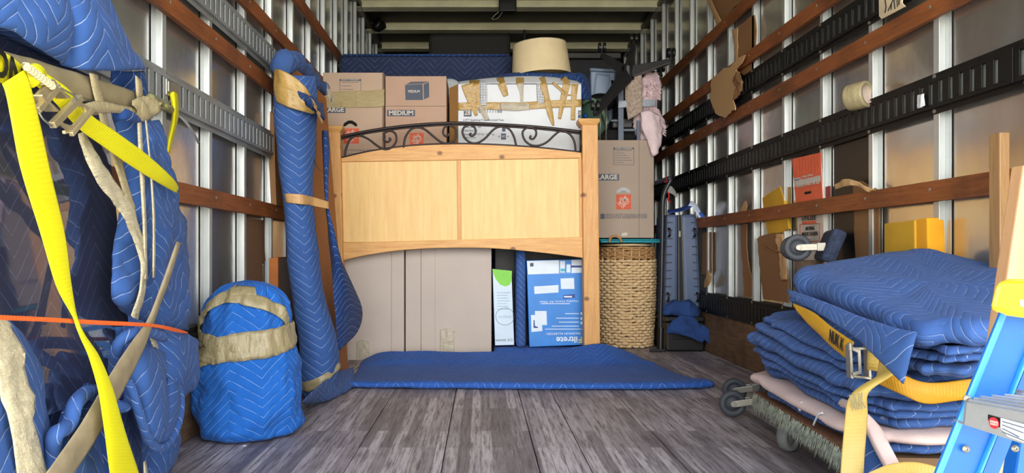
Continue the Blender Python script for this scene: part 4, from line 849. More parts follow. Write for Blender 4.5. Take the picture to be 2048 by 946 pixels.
# raw stud leaning on the lowest slat
t = thing('wooden_stud', 'short raw wooden stud standing upright in front of the lowest slat, far right', 'wood', (1.37, 2.05, .0))
m = MB(); a, b = P(1992, 545, 2.06), P(2020, 266, 2.06); m.box((a.x, 2.045, .0), (1.396, 2.09, b.z)); m.build('stud', STUD, t, bevel=.003)
# ------------------------------------------------------------------ pile of folded blankets on a dolly, right
def slump(v):
    k = max(0, v.z-.12)/.43
    return Vector((v.x, v.y, v.z + k*(.13*(v.y-2.15)+.12*(v.x-1.13))))
def fold_slab(name, parent, cx, cy, hx, hy, z0, z1, lobes, mat, yaw=0.0, seed=0, wob=.010, ex=6.0, smear=.02):
    m = MB(); n = 120; th = (z1-z0)/lobes; R = random.Random(seed); sd = Vector((seed*3.7, seed*1.3, 0))
    for l in range(lobes):
        a0 = z0+l*th; ox, oy = R.uniform(-smear, smear*.4), R.uniform(-smear, smear)
        rings = [(.002, 0, a0), (.45, 0, a0), (.8, 0, a0)]
        for q in range(9):
            t = -PI/2+PI*q/8; rings.append((1, min(th*.95, .034)*(1-math.cos(t)), a0+th/2+th/2*math.sin(t)))
        rings += [(.8, 0, a0+th), (.45, 0, a0+th), (.002, 0, a0+th)]
        vs = []; uv = []; arc = 0; pz = None
        for s, ins, z in rings:
            for k in range(n):
                t = 2*PI*k/n; c, s_ = math.cos(t), math.sin(t)
                px = (abs(c)**(2/ex))*math.copysign(1, c)*(hx+ox-ins)*s; py = (abs(s_)**(2/ex))*math.copysign(1, s_)*(hy+oy-ins)*s
                q = Vector((px, py, z)); w_ = fbm(Vector((px*.8+cx, py*.8+cy, 0)), 6, 3)
                push = wob*1.3*s*s*s*fbm(Vector((c*1.2, s_*1.2, l*1.7+seed)), 2.2, 3)
                q += Vector((c*push, s_*push, wob*w_*.8*(1 if .2 < s else 1)))
                ca, sa_ = math.cos(yaw), math.sin(yaw)
                g = Vector((cx+q.x*ca-q.y*sa_, cy+q.x*sa_+q.y*ca, q.z)); vs.append(slump(g))
                uv.append((px*1.0+c*(z-a0)*1.6+seed*.37, py*1.0+s_*(z-a0)*1.6+l*.11))
        fs = []
        for i in range(len(rings)-1):
            for k in range(n): fs.append((i*n+k, i*n+(k+1) % n, (i+1)*n+(k+1) % n, (i+1)*n+k))
        m.add(vs, fs, uv)
    return m.build(name, mat, parent, smooth=True)
# the dolly
dy = thing('furniture_dolly', 'low carpeted furniture dolly under the pile of folded blankets', 'dolly', (1.13, 2.14, 0), 'furniture dollies')
RM = Matrix.Translation((1.13, 2.16, 0)) @ Matrix.Rotation(math.radians(-4), 4, 'Z')
CARP = plain('dolly_carpet', (128, 84, 56), .95, var=.3, scale=120); FRNG = plain('green_fringe', (196, 204, 186), .95, var=.35, scale=60); WOODD = plain('dolly_wood', (120, 92, 64), .8)
for sx in (-.20, .20):
    m = MB(); m.box((sx-.045, -.38, .11), (sx+.045, .40, .150), RM); r_ = m.build('rail', WOODD, dy, bevel=.006)
    m = MB(); m.box((sx-.05, -.38, .148), (sx+.05, .40, .163), RM); m.build('carpet_top', CARP, r_, bevel=.005)
for y in (-.34, .36): m = MB(); m.box((-.155, y-.045, .105), (.155, y+.045, .109), RM); m.box((-.155, y-.045, .1092), (.155, y+.045, .15), RM); m.build('crossbar', WOODD, dy, bevel=.005)
m = MB(); random.seed(5)
for i in range(1100):
    y = random.uniform(-.38, .40); q = RM @ Vector((-.251, y, random.uniform(.128, .16))); l = random.uniform(.02, .04)
    m.add([q, q+Vector((0, .004, 0)), q+Vector((-.008+random.uniform(-.006, .006), random.uniform(-.01, .01), -l))], [(0, 1, 2)])
ff = m.build('fringe', FRNG, dy, recalc=False); ff['kind'] = 'stuff'
def caster(parent, c, axis, plate, r=.049, wd=.03, mats=(RUBBER, STEEL)):
    ax = Vector(axis).normalized(); M0 = Matrix.Translation(c) @ ax.to_track_quat('Z', 'Y').to_matrix().to_4x4(); h = wd/2
    m = MB(); m.lathe([(r*.55, -h*.6), (r*.62, -h), (r*.93, -h), (r, -h*.5), (r, h*.5), (r*.93, h), (r*.62, h), (r*.55, h*.6)], M0, 28)
    m.lathe([(.001, -h*.55), (r*.6, -h*.55), (r*.6, h*.55), (.001, h*.55)], M0, 24)
    wh = m.build('wheel', mats[0], parent, smooth=True, angle=30)
    pl = Vector(plate); m = MB()
    for s in (-1, 1):
        o = ax*s*(h+.004); m.bar(Vector(c)+o, pl+o, .024, .003, ax)
        m.cyl(Vector(c)+ax*s*(h+.002), Vector(c)+ax*s*(h+.008), .011, 12)
    m.bar(pl-ax*(h+.006), pl+ax*(h+.006), .03, .03, (pl-Vector(c)))
    f = m.build('fork', mats[1], parent, bevel=.0015); return wh
for lx, ly, a in ((-.17, .27, .9), (.17, .27, .3), (-.17, -.28, .5), (.17, -.28, .2)):
    q = RM @ Vector((lx, ly, .0)); off = Vector((.03*math.sin(a), .03*math.cos(a), 0)); c = Vector((q.x, q.y, .05))-off*.6
    caster(dy, c, (math.cos(a), -math.sin(a), 0), (q.x, q.y, .098), .049, .032, (plain('pale_rubber', (120, 122, 124), .6), STEEL))
# upright dolly leaning on the wall behind the pile
ud = thing('furniture_dolly', 'second furniture dolly standing on end against the right wall behind the blanket pile', 'dolly', (1.10, 3.05, 0), 'furniture dollies')
O = Vector((1.092, 3.02, .03)); u_ = Vector((.33, .944, 0)).normalized(); v_ = Vector((.34, -.119, .934)).normalized(); n_ = u_.cross(v_); n_ = -n_ if n_.x > 0 else n_
DM = Matrix(((u_.x, v_.x, n_.x, O.x), (u_.y, v_.y, n_.y, O.y), (u_.z, v_.z, n_.z, O.z), (0, 0, 0, 1)))
DC = plain('slate_carpet', (58, 68, 96), .95, var=.3, scale=90)
for x in (-.15, .15): m = MB(); m.box((x-.035, .09, -.03), (x+.035, .602, .005), DM); m.build('rail', WOODD, ud, bevel=.005)
for y0, y1 in ((0, .095), (.60, .725)): m = MB(); m.box((-.19, y0, -.03), (.19, y1, .020), DM); m.build('carpeted_end', DC, ud, bevel=.014)
for lx, ly in ((-.15, -.012), (.15, -.012), (-.15, .615), (.15, .615)):
    c = DM @ Vector((lx, ly+.0, .105)); p_ = DM @ Vector((lx, ly+.045 if ly < .3 else ly+.03, .035)); caster(ud, c, (.16, .99, 0), p_, .049, .028)
def PX(x, y, X): return P(x, y, X*F/(x-CX))
# folded blankets, bottom to top
def fb(label, *a, **k):
    t = thing('folded_blanket', label, 'blanket', (a[0], a[1], a[4]), 'folded blankets in the right pile'); fold_slab('blanket', t, *a, **k); return t
bx_, by_ = 1.135, 2.17
fb('bottom blue folded blanket of the pile, tied on the dolly under the pink one', bx_, by_, .245, .385, .166, .195, 1, B_PILE, seed=1, wob=.012)
pk = fb('pale pink folded blanket near the bottom of the pile', bx_, by_+.0, .262, .40, .197, .232, 1, PINK, seed=2, wob=.012)
fb('blue folded blanket resting directly on the pink one', bx_+.005, by_, .250, .395, .234, .266, 1, B_PILE, seed=3, wob=.02)
fb('second blue folded blanket above the pink one', bx_, by_, .262, .405, .268, .316, 2, B_PILE, seed=14, wob=.02)
fb('third blue folded blanket above the pink one, bulging left', bx_, by_, .266, .412, .318, .364, 1, B_PILE, seed=5, wob=.02)
fb('blue folded blanket just under the amber strap, pile on the right', bx_+.004, by_, .255, .395, .366, .412, 2, B_PILE, seed=6, wob=.02)
fb('lowest blanket of the loose top stack, lying on the amber strap', 1.165, 2.03, .232, .40, .416, .452, 1, B_PILE, seed=7, wob=.03)
fb('middle blanket of the loose top stack on the right pile', 1.16, 2.01, .238, .41, .454, .496, 2, B_PILE, seed=8, wob=.028)
tpb = fb('topmost smooth blue folded blanket of the right pile', 1.165, 2.0, .252, .42, .498, .568, 1, B_PILE, seed=9, wob=.024, smear=.012, ex=5)
patch('hem_flap', [[PX(1572, 578, .905), PX(1640, 600, .895), PX(1720, 632, .885), PX(1790, 655, .88), PX(1834, 664, .89)], [PX(1578, 590, .888), PX(1645, 618, .878), PX(1722, 658, .868), PX(1780, 695, .862), PX(1822, 708, .878)], [PX(1588, 600, .886), PX(1648, 634, .872), PX(1716, 680, .862), PX(1766, 728, .856), PX(1806, 768, .868)]], B_PILE, tpb, th=.012, amp=.004)
# amber ratchet strap round the lower stack
st = thing('ratchet_strap', 'amber ratchet strap with steel buckle around the folded blanket pile', 'strap', PX(1720, 720, .86))
XS = .862
patch('webbing', [[PX(1584, 606, XS+.01), PX(1589, 614, XS), PX(1596, 626, XS)], [PX(1625, 624, XS), PX(1620, 645, XS-.005), PX(1622, 652, XS)], [PX(1665, 655, XS), PX(1662, 674, XS-.006), PX(1660, 690, XS)], [PX(1708, 684, XS), PX(1702, 700, XS-.006), PX(1697, 722, XS)]], AMB, st, th=.004, amp=.002)
text('NUK K', frameM(PX(1672, 681, XS-.012), (PX(1690, 695, XS)-PX(1650, 665, XS)), (0, 0, 1)), .042, BLACK, st, bold=.03, fit=.075)
patch('front_webbing', [[P(1748, 712, 1.78), P(1752, 735, 1.765), P(1756, 768, 1.755)], [P(1800, 745, 1.72), P(1800, 768, 1.712), P(1806, 790, 1.71)], [P(1855, 765, 1.70), P(1855, 785, 1.695), P(1856, 808, 1.70)], [P(1940, 758, 1.70), P(1940, 790, 1.695), P(1940, 800, 1.70)], [P(2060, 745, 1.72), P(2060, 775, 1.715), P(2060, 800, 1.72)]], AMB, st, th=.004, amp=.002)
tail = [(1752, 772, 1762, 688, 1.72, 1.70), (1742, 764, 1790, 724, 1.69, 1.67), (1716, 776, 1788, 748, 1.66, 1.65), (1696, 800, 1738, 784, 1.64, 1.64), (1690, 835, 1735, 830, 1.63, 1.63), (1685, 890, 1731, 890, 1.62, 1.62), (1680, 960, 1728, 960, 1.60, 1.60)]
patch('tail', [[P(a, b, e), P((a+c)/2, (b+d)/2, (e+f)/2-.004), P(c, d, f)] for a, b, c, d, e, f in tail], AMBP, st, th=.003, amp=.002)
text('NUK', frameM(P(1715, 805, 1.615), (1, .0, .2), (0, 0, 1)), .045, plain('faded_ink', (150, 140, 104), .8), st, bold=.03, fit=.03)
patch('tail_loop', [[P(1736, 946, 1.58), P(1738, 975, 1.58)], [P(1780, 928, 1.58), P(1784, 955, 1.575)], [P(1830, 924, 1.58), P(1832, 948, 1.575)], [P(1880, 936, 1.58), P(1878, 962, 1.575)], [P(1915, 955, 1.58), P(1912, 985, 1.58)]], AMBP, st, th=.003)
bk = []
def PB_(x, y, d=0): return P(x, y, 1.745-d)
m = MB()
for x in (1699, 1735): m.prism([PB_(x, 692), PB_(x+5, 690), PB_(x+9, 758), PB_(x+3, 757)], (0, .022, 0))
m.bar(PB_(1699, 697), PB_(1740, 697), .006, .006); m.bar(PB_(1707, 752), PB_(1742, 757), .006, .006); m.prism([PB_(1699, 690, .008), PB_(1722, 700, .008), PB_(1724, 748, .008), PB_(1706, 752, .008), PB_(1706, 745, .008), PB_(1718, 742, .008), PB_(1716, 706, .008), PB_(1704, 700, .008)], (0, .005, 0))
b_ = m.build('buckle_frame', STEEL, st, bevel=.001)
m = MB(); m.cyl(PB_(1752, 696, .012), PB_(1750, 740, .012), .017, 16); m.build('spool', AMBP, b_, smooth=True)
m = MB(); m.cyl(PB_(1738, 693, .014), PB_(1766, 699, .014), .005, 10); m.cyl(PB_(1740, 700, .02), PB_(1764, 704, .02), .004, 10); m.cyl(PB_(1700, 686, .01), PB_(1701, 700, .01), .005, 10); m.lathe([(.001, -.003), (.020, -.003), (.020, .003), (.001, .003)], Matrix.Translation(PB_(1752, 698, .012)), 14); m.build('handle', STEEL, b_)
# what hangs at the near corner of the pile
patch('drape', [[P(1672, 800, 1.97), P(1692, 808, 1.92), P(1712, 818, 1.86)], [P(1700, 815, 1.74), P(1714, 822, 1.735), P(1730, 835, 1.735)], [P(1725, 850, 1.70), P(1742, 850, 1.70), P(1756, 865, 1.70)], [P(1752, 905, 1.67), P(1768, 900, 1.67), P(1782, 905, 1.67)], [P(1782, 960, 1.65), P(1796, 955, 1.65), P(1812, 950, 1.65)]], PINK, pk, th=.02, amp=.004)
t = thing('hanging_blanket', 'blue blanket corner hanging down at the near end of the dolly, under the pile', 'blanket', P(1740, 940, 1.75))
patch('blanket', [[P(1690, 815, 1.80), P(1720, 830, 1.765), P(1745, 850, 1.745)], [P(1700, 860, 1.77), P(1725, 870, 1.735), P(1752, 890, 1.715)], [P(1715, 905, 1.75), P(1735, 915, 1.715), P(1765, 925, 1.695)], [P(1720, 965, 1.74), P(1745, 965, 1.71), P(1780, 965, 1.68)]], B_PILE, t, th=.014, amp=.01, fr=9)
t = thing('tie_cord', 'white cord loops tied around the carpeted dolly edge', 'cord', PX(1620, 820, .9))
m = MB(); m.tube(spline([PX(1601, 822, .885), PX(1597, 814, .88), PX(1602, 806, .875), PX(1608, 806, .88)], 5), .0028, 6); m.tube(spline([PX(1627, 850, .872), PX(1632, 838, .866), PX(1638, 828, .862), PX(1646, 826, .866)], 5), .0028, 6); m.build('cord', WHITE, t, smooth=True)
# step ladder --------------------------------------------------------------------------------
LB = plain('fibreglass_blue', (8, 100, 196), .42, var=.06); LBE = plain('fibreglass_highlight', (54, 150, 228), .4, var=.05); LY = plain('cap_yellow', (252, 204, 10), .35, var=.03)  # flange blue is lightened to paint the highlight along the rail edges
ld = thing('step_ladder', 'blue fibreglass step ladder with a yellow cap and aluminium step, right foreground', 'ladder', P(1990, 1500, .9)); Y = .9
ya = 3090; xs = lambda x, y: x-(y-635)*.4183
m = MB(); q = lambda x, y, d: P(xs(x, 635)-(y-635)*.405, y, Y+d)
m.prism([q(1999, 610, .0), q(2090, 610, .0), q(2090, ya, .0), q(1999, ya, .0)], (0, .004, 0)); rl_ = m.build('front_rail', LB, ld)
m = MB(); m.prism([q(1997, 610, -.003), q(2013, 610, -.003), q(2013, ya, -.003), q(1997, ya, -.003)], (.022, .035, 0)); m.build('flange', LBE, rl_, bevel=.003)
m = MB(); m.prism([q(2086, 610, -.006), q(2092, 610, -.006), q(2092, ya, -.006), q(2086, ya, -.006)], (0, .035, 0)); m.build('flange', LBE, rl_, bevel=.002)
m = MB(); m.prism([q(2092, 640, .03), q(2124, 640, .03), q(2124, ya, .03), q(2092, ya, .03)], (0, .004, 0)); m.build('side_web', LB, rl_)
m = MB(); q2 = lambda x, y, d: P(x-(y-635)*.15, y, Y+d)
m.prism([q2(2080, 640, .16), q2(2160, 640, .16), q2(2160, ya, .16), q2(2080, ya, .16)], (0, .03, 0)); m.build('rear_rail', LB, ld, bevel=.004)
m = MB(); q3 = lambda x, y, d: P(x-(y-635)*.405, y, Y+d)
m.prism([q3(2360, 610, -.22), q3(2470, 610, -.22), q3(2470, 3800, -.22), q3(2360, 3800, -.22)], (0, .03, 0)); m.build('front_rail', LB, ld, bevel=.004)
for x, y in ((1934, 797), (1932, 898), (2030, 897)):
    m = MB(); m.cyl(P(x, y, Y-.0005), P(x, y, Y-.005), .0042, 14); m.lathe([(.0042, 0), (.003, .002), (.001, .0026)], Matrix.Translation(P(x, y, Y-.005)) @ Matrix.Rotation(PI/2, 4, 'X'), 12); m.build('rivet', STEEL, rl_, smooth=True)
def step(dy, nm='step'):
    A = [P(1934, 804+dy, .885), P(1929, 850+dy, .885), P(2190, 935+dy, .75), P(2190, 852+dy, .75)]
    m = MB(); m.prism(A, (.0, .004, 0)); B = [P(1934, 804+dy, .885), P(2190, 852+dy, .75), P(2190, 852+dy, .75)+Vector((.10, .11, .006)), P(1934, 804+dy, .885)+Vector((.07, .05, .006))]
    m.prism(B, (0, 0, -.003)); m.prism([A[1], A[2], A[2]+Vector((.0, .02, 0)), A[1]+Vector((0, .02, 0))], (0, 0, .003))
    for i in range(7):
        f = (i+.5)/7; m.bar(B[0]+(B[3]-B[0])*f+Vector((0, 0, .001)), B[1]+(B[2]-B[1])*f+Vector((0, 0, .001)), .004, .003)
    return m.build(nm, ALU, ld, bevel=.001)
s1 = step(0)
step(900)
a = P(1934, 827, .882); bq = P(2190, 893, .747); dr = (bq-a)
def SF(x, y, lift=.002):           # point on the step's front face
    f = (x-1934)/256.; Yq = .885+(.75-.885)*f*1.1; return P(x, y, Yq-lift)
MB().prism([SF(1977, 829), SF(2001, 836), SF(2000, 862), SF(1976, 855)], (0, .001, 0)).build('warning_label', BLACK, s1)
cc = SF(1988, 846, .003); DM2 = frameM(cc, dr, (0, 0, 1)); m = MB(); m.lathe([(.0001, .0004), (.0062, .0004), (.0062, 0)], DM2, 24); m.build('red_disc', plain('label_red', (206, 40, 52), .5), s1)
text('LADDER', frameM(SF(1988, 844, .004), dr, (0, 0, 1)), .003, PALE, s1, fit=.009); text('SAFETY', frameM(SF(1988, 849, .004), dr, (0, 0, 1)), .003, PALE, s1, fit=.009)
MB().prism([SF(2002, 836), SF(2060, 852), SF(2059, 889), SF(2001, 868)], (0, .001, 0)).build('white_label', WHITE, s1)
m = MB()
for i in range(4): m.prism([SF(2005, 842+i*7, .0035), SF(2056-(i*9) % 20, 857+i*8, .0035), SF(2056-(i*9) % 20, 859+i*8, .0035), SF(2005, 844+i*7, .0035)], (0, .0008, 0))
m.build('label_text', INK, s1)
m = MB(); m.prism([P(1994, 563, .86), P(2180, 566, .86), P(2180, 650, .86), P(2040, 636, .86), P(2012, 632, .86), P(2002, 627, .86), P(1979, 622, .86)], (.075, .10, 0)); cp = m.build('top_cap', LY, ld, bevel=.006)
m = MB(); m.prism([P(2041, 600, .858), P(2060, 598, .858), P(2060, 618, .858), P(2042, 612, .858)], (0, .0015, 0)); m.build('cap_mark', WHITE, cp)
t = thing('wooden_board', 'pale smooth wooden plank leaning behind the yellow ladder cap, right edge', 'wood', P(1960, 1270, 1.26))
MB().prism([P(2047, 330, 1.26), P(2120, 330, 1.26), P(1984, 1268, 1.26), P(1910, 1268, 1.26)], (0, .03, 0)).build('board', timber('smooth_plank', (178, 134, 94), (198, 156, 116), vertical=True, grain=.6), t, bevel=.003)
# ------------------------------------------------------------------ wrapped board standing on edge, left
def BF(x, y, d=0.0):                       # a point on the leaning board's right face
    return P(x, y, -(.691-d)*F/((x-CX)-.0816*(y-CY)))
bd = thing('wrapped_board', 'tall flat board in blue quilted blanket and cardboard, leaning on the left wall', 'wrapped board', (-.72, 3.8, 0))
SB = lambda x, y, z: Vector((x-.0816*z, y, z))
m = MB(); v = [SB(x, y, z) for z in (.004, 1.44) for x, y in ((-.745, 3.34), (-.697, 3.34), (-.697, 4.08), (-.745, 4.08))]
m.add(v, [(0,1,2,3), (4,5,6,7), (0,1,5,4), (1,2,6,5), (2,3,7,6), (3,0,4,7)]); m.build('cardboard_panel', CB_ORANGE, bd, bevel=.004)
# blanket wrapped round the near edge: back side, edge, front side
def brow(y, xl, xr, bul):
    q = lambda f: xl+(xr-xl)*f
    Yn = 3.26
    return [P(xl+4, y, Yn+.12), P(xl, y, Yn+.03), P(q(.1), y, Yn-.01), P(q(.4), y, Yn-.012-bul), P(q(.75), y+1, Yn+.02-bul), P(xr, y+3, Yn+.10)]
rows = [brow(150, 548, 632, .0), brow(195, 551, 634, .01), brow(264, 553, 632, .012), brow(334, 560, 629, .0), brow(386, 568, 625, .0), brow(475, 575, 632, .005), brow(547, 580, 643, .01), brow(610, 590, 654, .015), brow(670, 597, 671, .02), brow(720, 601, 679, .02), brow(800, 606, 672, .01)]
patch('blanket', rows, B_DARK if False else B_BLUE, bd, n=5, th=.014, amp=.006, fr=7)
# rolled top with its loose tail going back
m = MB(); L = spline([P(568, 128, 3.26), P(572, 124, 3.34), P(590, 128, 3.5), P(612, 148, 3.75), P(634, 168, 4.0), P(650, 186, 4.22)], 8)
m.tube(L, [(.030+.0075*i if i < 4 else .056-.0008*i+.008*math.sin(i*.9)) for i in range(len(L))], 20)
for i, v in enumerate(m.v): m.v[i] = v + Vector((.4, .2, 1))*.022*fbm(v, 11)
m.build('rolled_top', B_BLUE, bd, smooth=True)
m = MB(); m.ball(P(566, 128, 3.27), .062, 12, (.7, .6, 1.0))
for i, v in enumerate(m.v): m.v[i] = v + Vector((.6, .2, .8))*.02*fbm(v, 14)
m.build('rolled_end', B_BLUE, bd, smooth=True)
patch('packing_tape', [[P(546, 138, 3.24), P(562, 140, 3.195), P(590, 155, 3.20), P(614, 178, 3.215), P(640, 215, 3.29)], [P(547, 175, 3.24), P(564, 180, 3.205), P(588, 190, 3.205), P(612, 206, 3.22), P(634, 226, 3.28)], [P(552, 204, 3.24), P(566, 210, 3.215), P(584, 217, 3.21), P(606, 223, 3.22), P(624, 228, 3.25)]], TAPEG, bd, th=.0015, amp=.006, fr=20)
patch('torn_flap', [[BF(600, 180, .06), BF(622, 192, .07), BF(636, 205, .05), BF(648, 206, .05)], [BF(606, 200, .07), BF(622, 206, .08), BF(638, 220, .07), BF(648, 228, .05)], [BF(625, 215, .06), BF(634, 222, .08), BF(641, 234, .07), BF(646, 242, .05)]], B_DARK, bd, th=.014, amp=.014, fr=14)
patch('torn_card', [[BF(622, 196, .09), BF(632, 212, .09)], [BF(630, 218, .09), BF(641, 230, .09)], [BF(637, 236, .08), BF(646, 250, .08)]], CB_LIGHT, bd, th=.003, amp=.012, fr=30)
text('HOME', frameM(BF(660, 192, .03), (0, 1, -.25), (0, 0, 1)), .07, PALE, bd, bold=.03, fit=.15)
# cardboard edge piece, blue flap at the far edge, tape bands
patch('far_flap', [[BF(645, 262, .012), BF(649, 260, .03), BF(655, 262, .04)], [BF(646, 300, .012), BF(651, 300, .03), BF(658, 305, .04)], [BF(651, 400, .012), BF(653, 400, .03), BF(656, 402, .035)], [BF(657, 460, .012), BF(662, 460, .04), BF(668, 465, .05)], [BF(662, 523, .012), BF(674, 523, .05), BF(685, 525, .06)], [BF(670, 618, .012), BF(698, 614, .05), BF(723, 614, .06)], [BF(674, 665, .012), BF(696, 668, .04), BF(716, 662, .05)], [BF(677, 702, .012), BF(679, 700, .02), BF(682, 696, .03)]], B_DARK, bd, n=5, th=.010, amp=.003)
patch('packing_tape', [[P(567, 388, 3.26), P(575, 387, 3.23), P(605, 389, 3.235), P(626, 394, 3.32), BF(658, 403, .045)], [P(570, 405, 3.26), P(578, 406, 3.23), P(606, 409, 3.235), P(627, 412, 3.32), BF(658, 418, .045)]], TAPEP, bd, th=.0015, amp=.001)
patch('packing_tape', [[P(603, 762, 3.26), P(614, 763, 3.225), P(645, 750, 3.225), P(679, 724, 3.33)], [P(605, 782, 3.26), P(618, 783, 3.225), P(650, 766, 3.225), P(681, 734, 3.33)]], TAPE, bd, th=.0015, amp=.005, fr=24)
m = MB(); m.tube(spline([BF(628, 318, .03), BF(632, 330, .03), BF(642, 342, .03), BF(654, 338, .04)], 6), .0016, 5); m.build('thread', BLACK, bd)
def FL(x, y, z): return P(x, y, (HZ-z)*F/(y-CY))
patch('skirt', [[FL(606, 804, .10), FL(640, 770, .10), FL(676, 744, .09), FL(706, 735, .05)], [FL(607, 808, .035), FL(645, 798, .03), FL(685, 778, .02), FL(712, 762, .02)], [FL(610, 808, .012), FL(650, 800, .008), FL(690, 783, .01), FL(716, 768, .012)]], B_BLUE, bd, n=6, th=.012, amp=.006)
# wall-side scraps behind the board
t = thing('torn_cardboard', 'dark brown cardboard edge jammed between the left wall and the wrapped board', 'cardboard', P(545, 410, 3.5))
MB().prism([P(540, 222, 3.55), P(548, 230, 3.55), P(550, 330, 3.55), P(553, 410, 3.55), P(542, 408, 3.55), P(538, 330, 3.55)], (0, .2, 0)).build('board', CB_BROWN, t)
t = thing('orange_crate', 'orange-brown board edge low behind the wrapped bag at the left wall', 'board', P(560, 650, 3.6))
MB().prism([P(538, 516, 3.45), P(556, 514, 3.45), P(556, 790, 3.45), P(538, 790, 3.45)], (0, .3, 0)).build('board', plain('orange_board', (190, 112, 50), .7), t, bevel=.003)
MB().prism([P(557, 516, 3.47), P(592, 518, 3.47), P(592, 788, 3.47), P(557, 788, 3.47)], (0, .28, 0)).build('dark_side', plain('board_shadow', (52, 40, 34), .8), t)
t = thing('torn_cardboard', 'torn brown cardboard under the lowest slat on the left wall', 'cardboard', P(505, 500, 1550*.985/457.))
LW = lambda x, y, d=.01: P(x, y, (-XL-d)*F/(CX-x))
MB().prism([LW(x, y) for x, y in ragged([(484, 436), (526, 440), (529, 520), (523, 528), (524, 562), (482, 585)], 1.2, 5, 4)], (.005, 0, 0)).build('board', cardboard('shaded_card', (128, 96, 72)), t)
# ------------------------------------------------------------------ wrapped bag, left
bg = thing('wrapped_bundle', 'bright blue quilted bundle bound with tan tape, standing on the floor at the left wall', 'bundle', (-.80, 2.66, 0))
BC_ = Vector((-.802, 2.665, 0))
PR = [(.001, .006), (.14, .006), (.168, .022), (.178, .06), (.176, .13), (.174, .19), (.168, .24), (.158, .285), (.150, .33), (.146, .37), (.138, .42), (.120, .465), (.09, .50), (.05, .52), (.001, .527)]
PS = spline([Vector((r, 0, z)) for r, z in PR], 5)
def bagr(z):
    for a, b in zip(PS[6:-1], PS[7:]):
        if a.z <= z <= b.z and b.z > a.z: return a.x+(b.x-a.x)*(z-a.z)/(b.z-a.z)
    return .02
def bagp(th, z, lift=0.0):
    r = bagr(z); sag = .018*max(0, 1-abs(z-.04)/.05)*math.sin(th*3+.5)
    f = .012*fbm(Vector((math.cos(th)*1.2, math.sin(th)*1.2, z*4)), 2.4, 4) + .010*math.sin(9*z*6+th*2)*max(0, .6-abs(z-.2)*3)*.6 + .014*abs(math.sin(7*th+z*9))*max(0, (z-.20))*1.4*(1 if z < .36 else .8) + sag
    lean = .03*z/.5
    rr = r+f+lift; return BC_+Vector((rr*math.cos(th)*1.02-.0+lean*.0, rr*math.sin(th)*.98, z))
m = MB(); n = 120; zs = [.008+(.522-.008)*i/70 for i in range(71)]; vs = []; uv = []
for i, z in enumerate(zs):
    for k in range(n+1): th = 2*PI*k/n; vs.append(bagp(th, z)); uv.append((th*.17, z*1.15+.03*math.sin(th*2)))
fs = [(i*(n+1)+k, i*(n+1)+k+1, (i+1)*(n+1)+k+1, (i+1)*(n+1)+k) for i in range(len(zs)-1) for k in range(n)]
vs += [BC_+Vector((0, 0, .53)), BC_+Vector((0, 0, .006))]; uv += [(0, .6), (0, 0)]; tp = len(vs)-2
fs += [((len(zs)-1)*(n+1)+k, (len(zs)-1)*(n+1)+k+1, tp) for k in range(n)]+[(k+1, k, tp+1) for k in range(n)]
m.add(vs, fs, uv); m.build('blanket', B_BAG, bg, smooth=True)
def band(pts, hw, seed, mat=TAPE, closed=False, lift=.006, amp=.003):
    """tape along (theta deg, z) on the bag surface; hw = half width"""
    S = spline([Vector((math.radians(a), z, 0)) for a, z in pts], 8); L = []
    for i, q in enumerate(S):
        d = (S[min(i+1, len(S)-1)]-S[max(0, i-1)]); d = Vector((d.x*.16, d.y, 0)); d.normalize(); nn = Vector((-d.y/.16, d.x, 0))
        h = hw[min(len(hw)-1, int(i/len(S)*len(hw)))] if isinstance(hw, (list, tuple)) else hw
        L.append([bagp((q+nn*h*s).x, min(.52, (q+nn*h*s).y), lift+.002*(1-abs(s))) for s in (-1, -.4, .4, 1)])
    patch('packing_tape', L, mat, bg, n=2, th=.0014, amp=amp, fr=26, stretch=(1, 1, 3))
band([(150, .27), (190, .265), (220, .275), (250, .305), (280, .318), (310, .325), (345, .34), (390, .345)], [.030, .030, .034, .042, .046, .046, .042, .04], 1, amp=.005)
band([(185, .31), (205, .325), (230, .335), (255, .325), (275, .315)], .022, 2)
band([(196, .36), (215, .345), (235, .325), (255, .31)], .014, 3, lift=.007)
band([(170, .33), (192, .37), (215, .42), (240, .462), (262, .478), (300, .462), (330, .43), (352, .38)], [.022, .022, .018, .016, .018, .022, .022, .022], 4, lift=.008)
band([(168, .29), (185, .34), (205, .39), (225, .44), (245, .48), (262, .51)], .015, 7, lift=.009)
band([(172, .30), (200, .30), (225, .285), (250, .27)], .012, 8, lift=.008)
band([(205, .40), (225, .45), (250, .49), (275, .50), (300, .495)], .014, 5, lift=.009)
m = MB(); m.ball(P(489, 893, 2.50), .006, 6, (1.4, 1, .8)); m.build('lint', WHITE, bg)
# ------------------------------------------------------------------ big wrapped piece in the left foreground
def Q(x, y, d=0.0):                        # point d metres proud of the wrapped piece's right side (plane X = -.76)
    return P(x, y, (.76-d)*F/(CX-x))
LB_ = thing('wrapped_furniture', 'large piece of furniture in blue moving blankets, clear film and tape, left foreground', 'wrapped furniture', (-.87, 1.5, 0))
m = MB(); m.box((-.962, 1.0, .002), (-.848, 1.78, 1.02)); m.build('blanket_core', B_DARK, LB_, bevel=.03, smooth=True)
m = MB(); m.box((-.95, 1.0, 1.0), (-.785, 1.60, 1.13)); m.build('blanket_top', B_DARK, LB_, bevel=.03, smooth=True)
def FPX(y, z): return -.80-(.0345*(y-1.45)+.108*(z-.754))/.993        # leaning film-wrapped face
m = MB(); v8 = [Vector((FPX(y, z)-o, y, z)) for o in (.012, 0) for y, z in ((.98, .34), (1.71, .34), (1.71, .99), (.98, .99))]
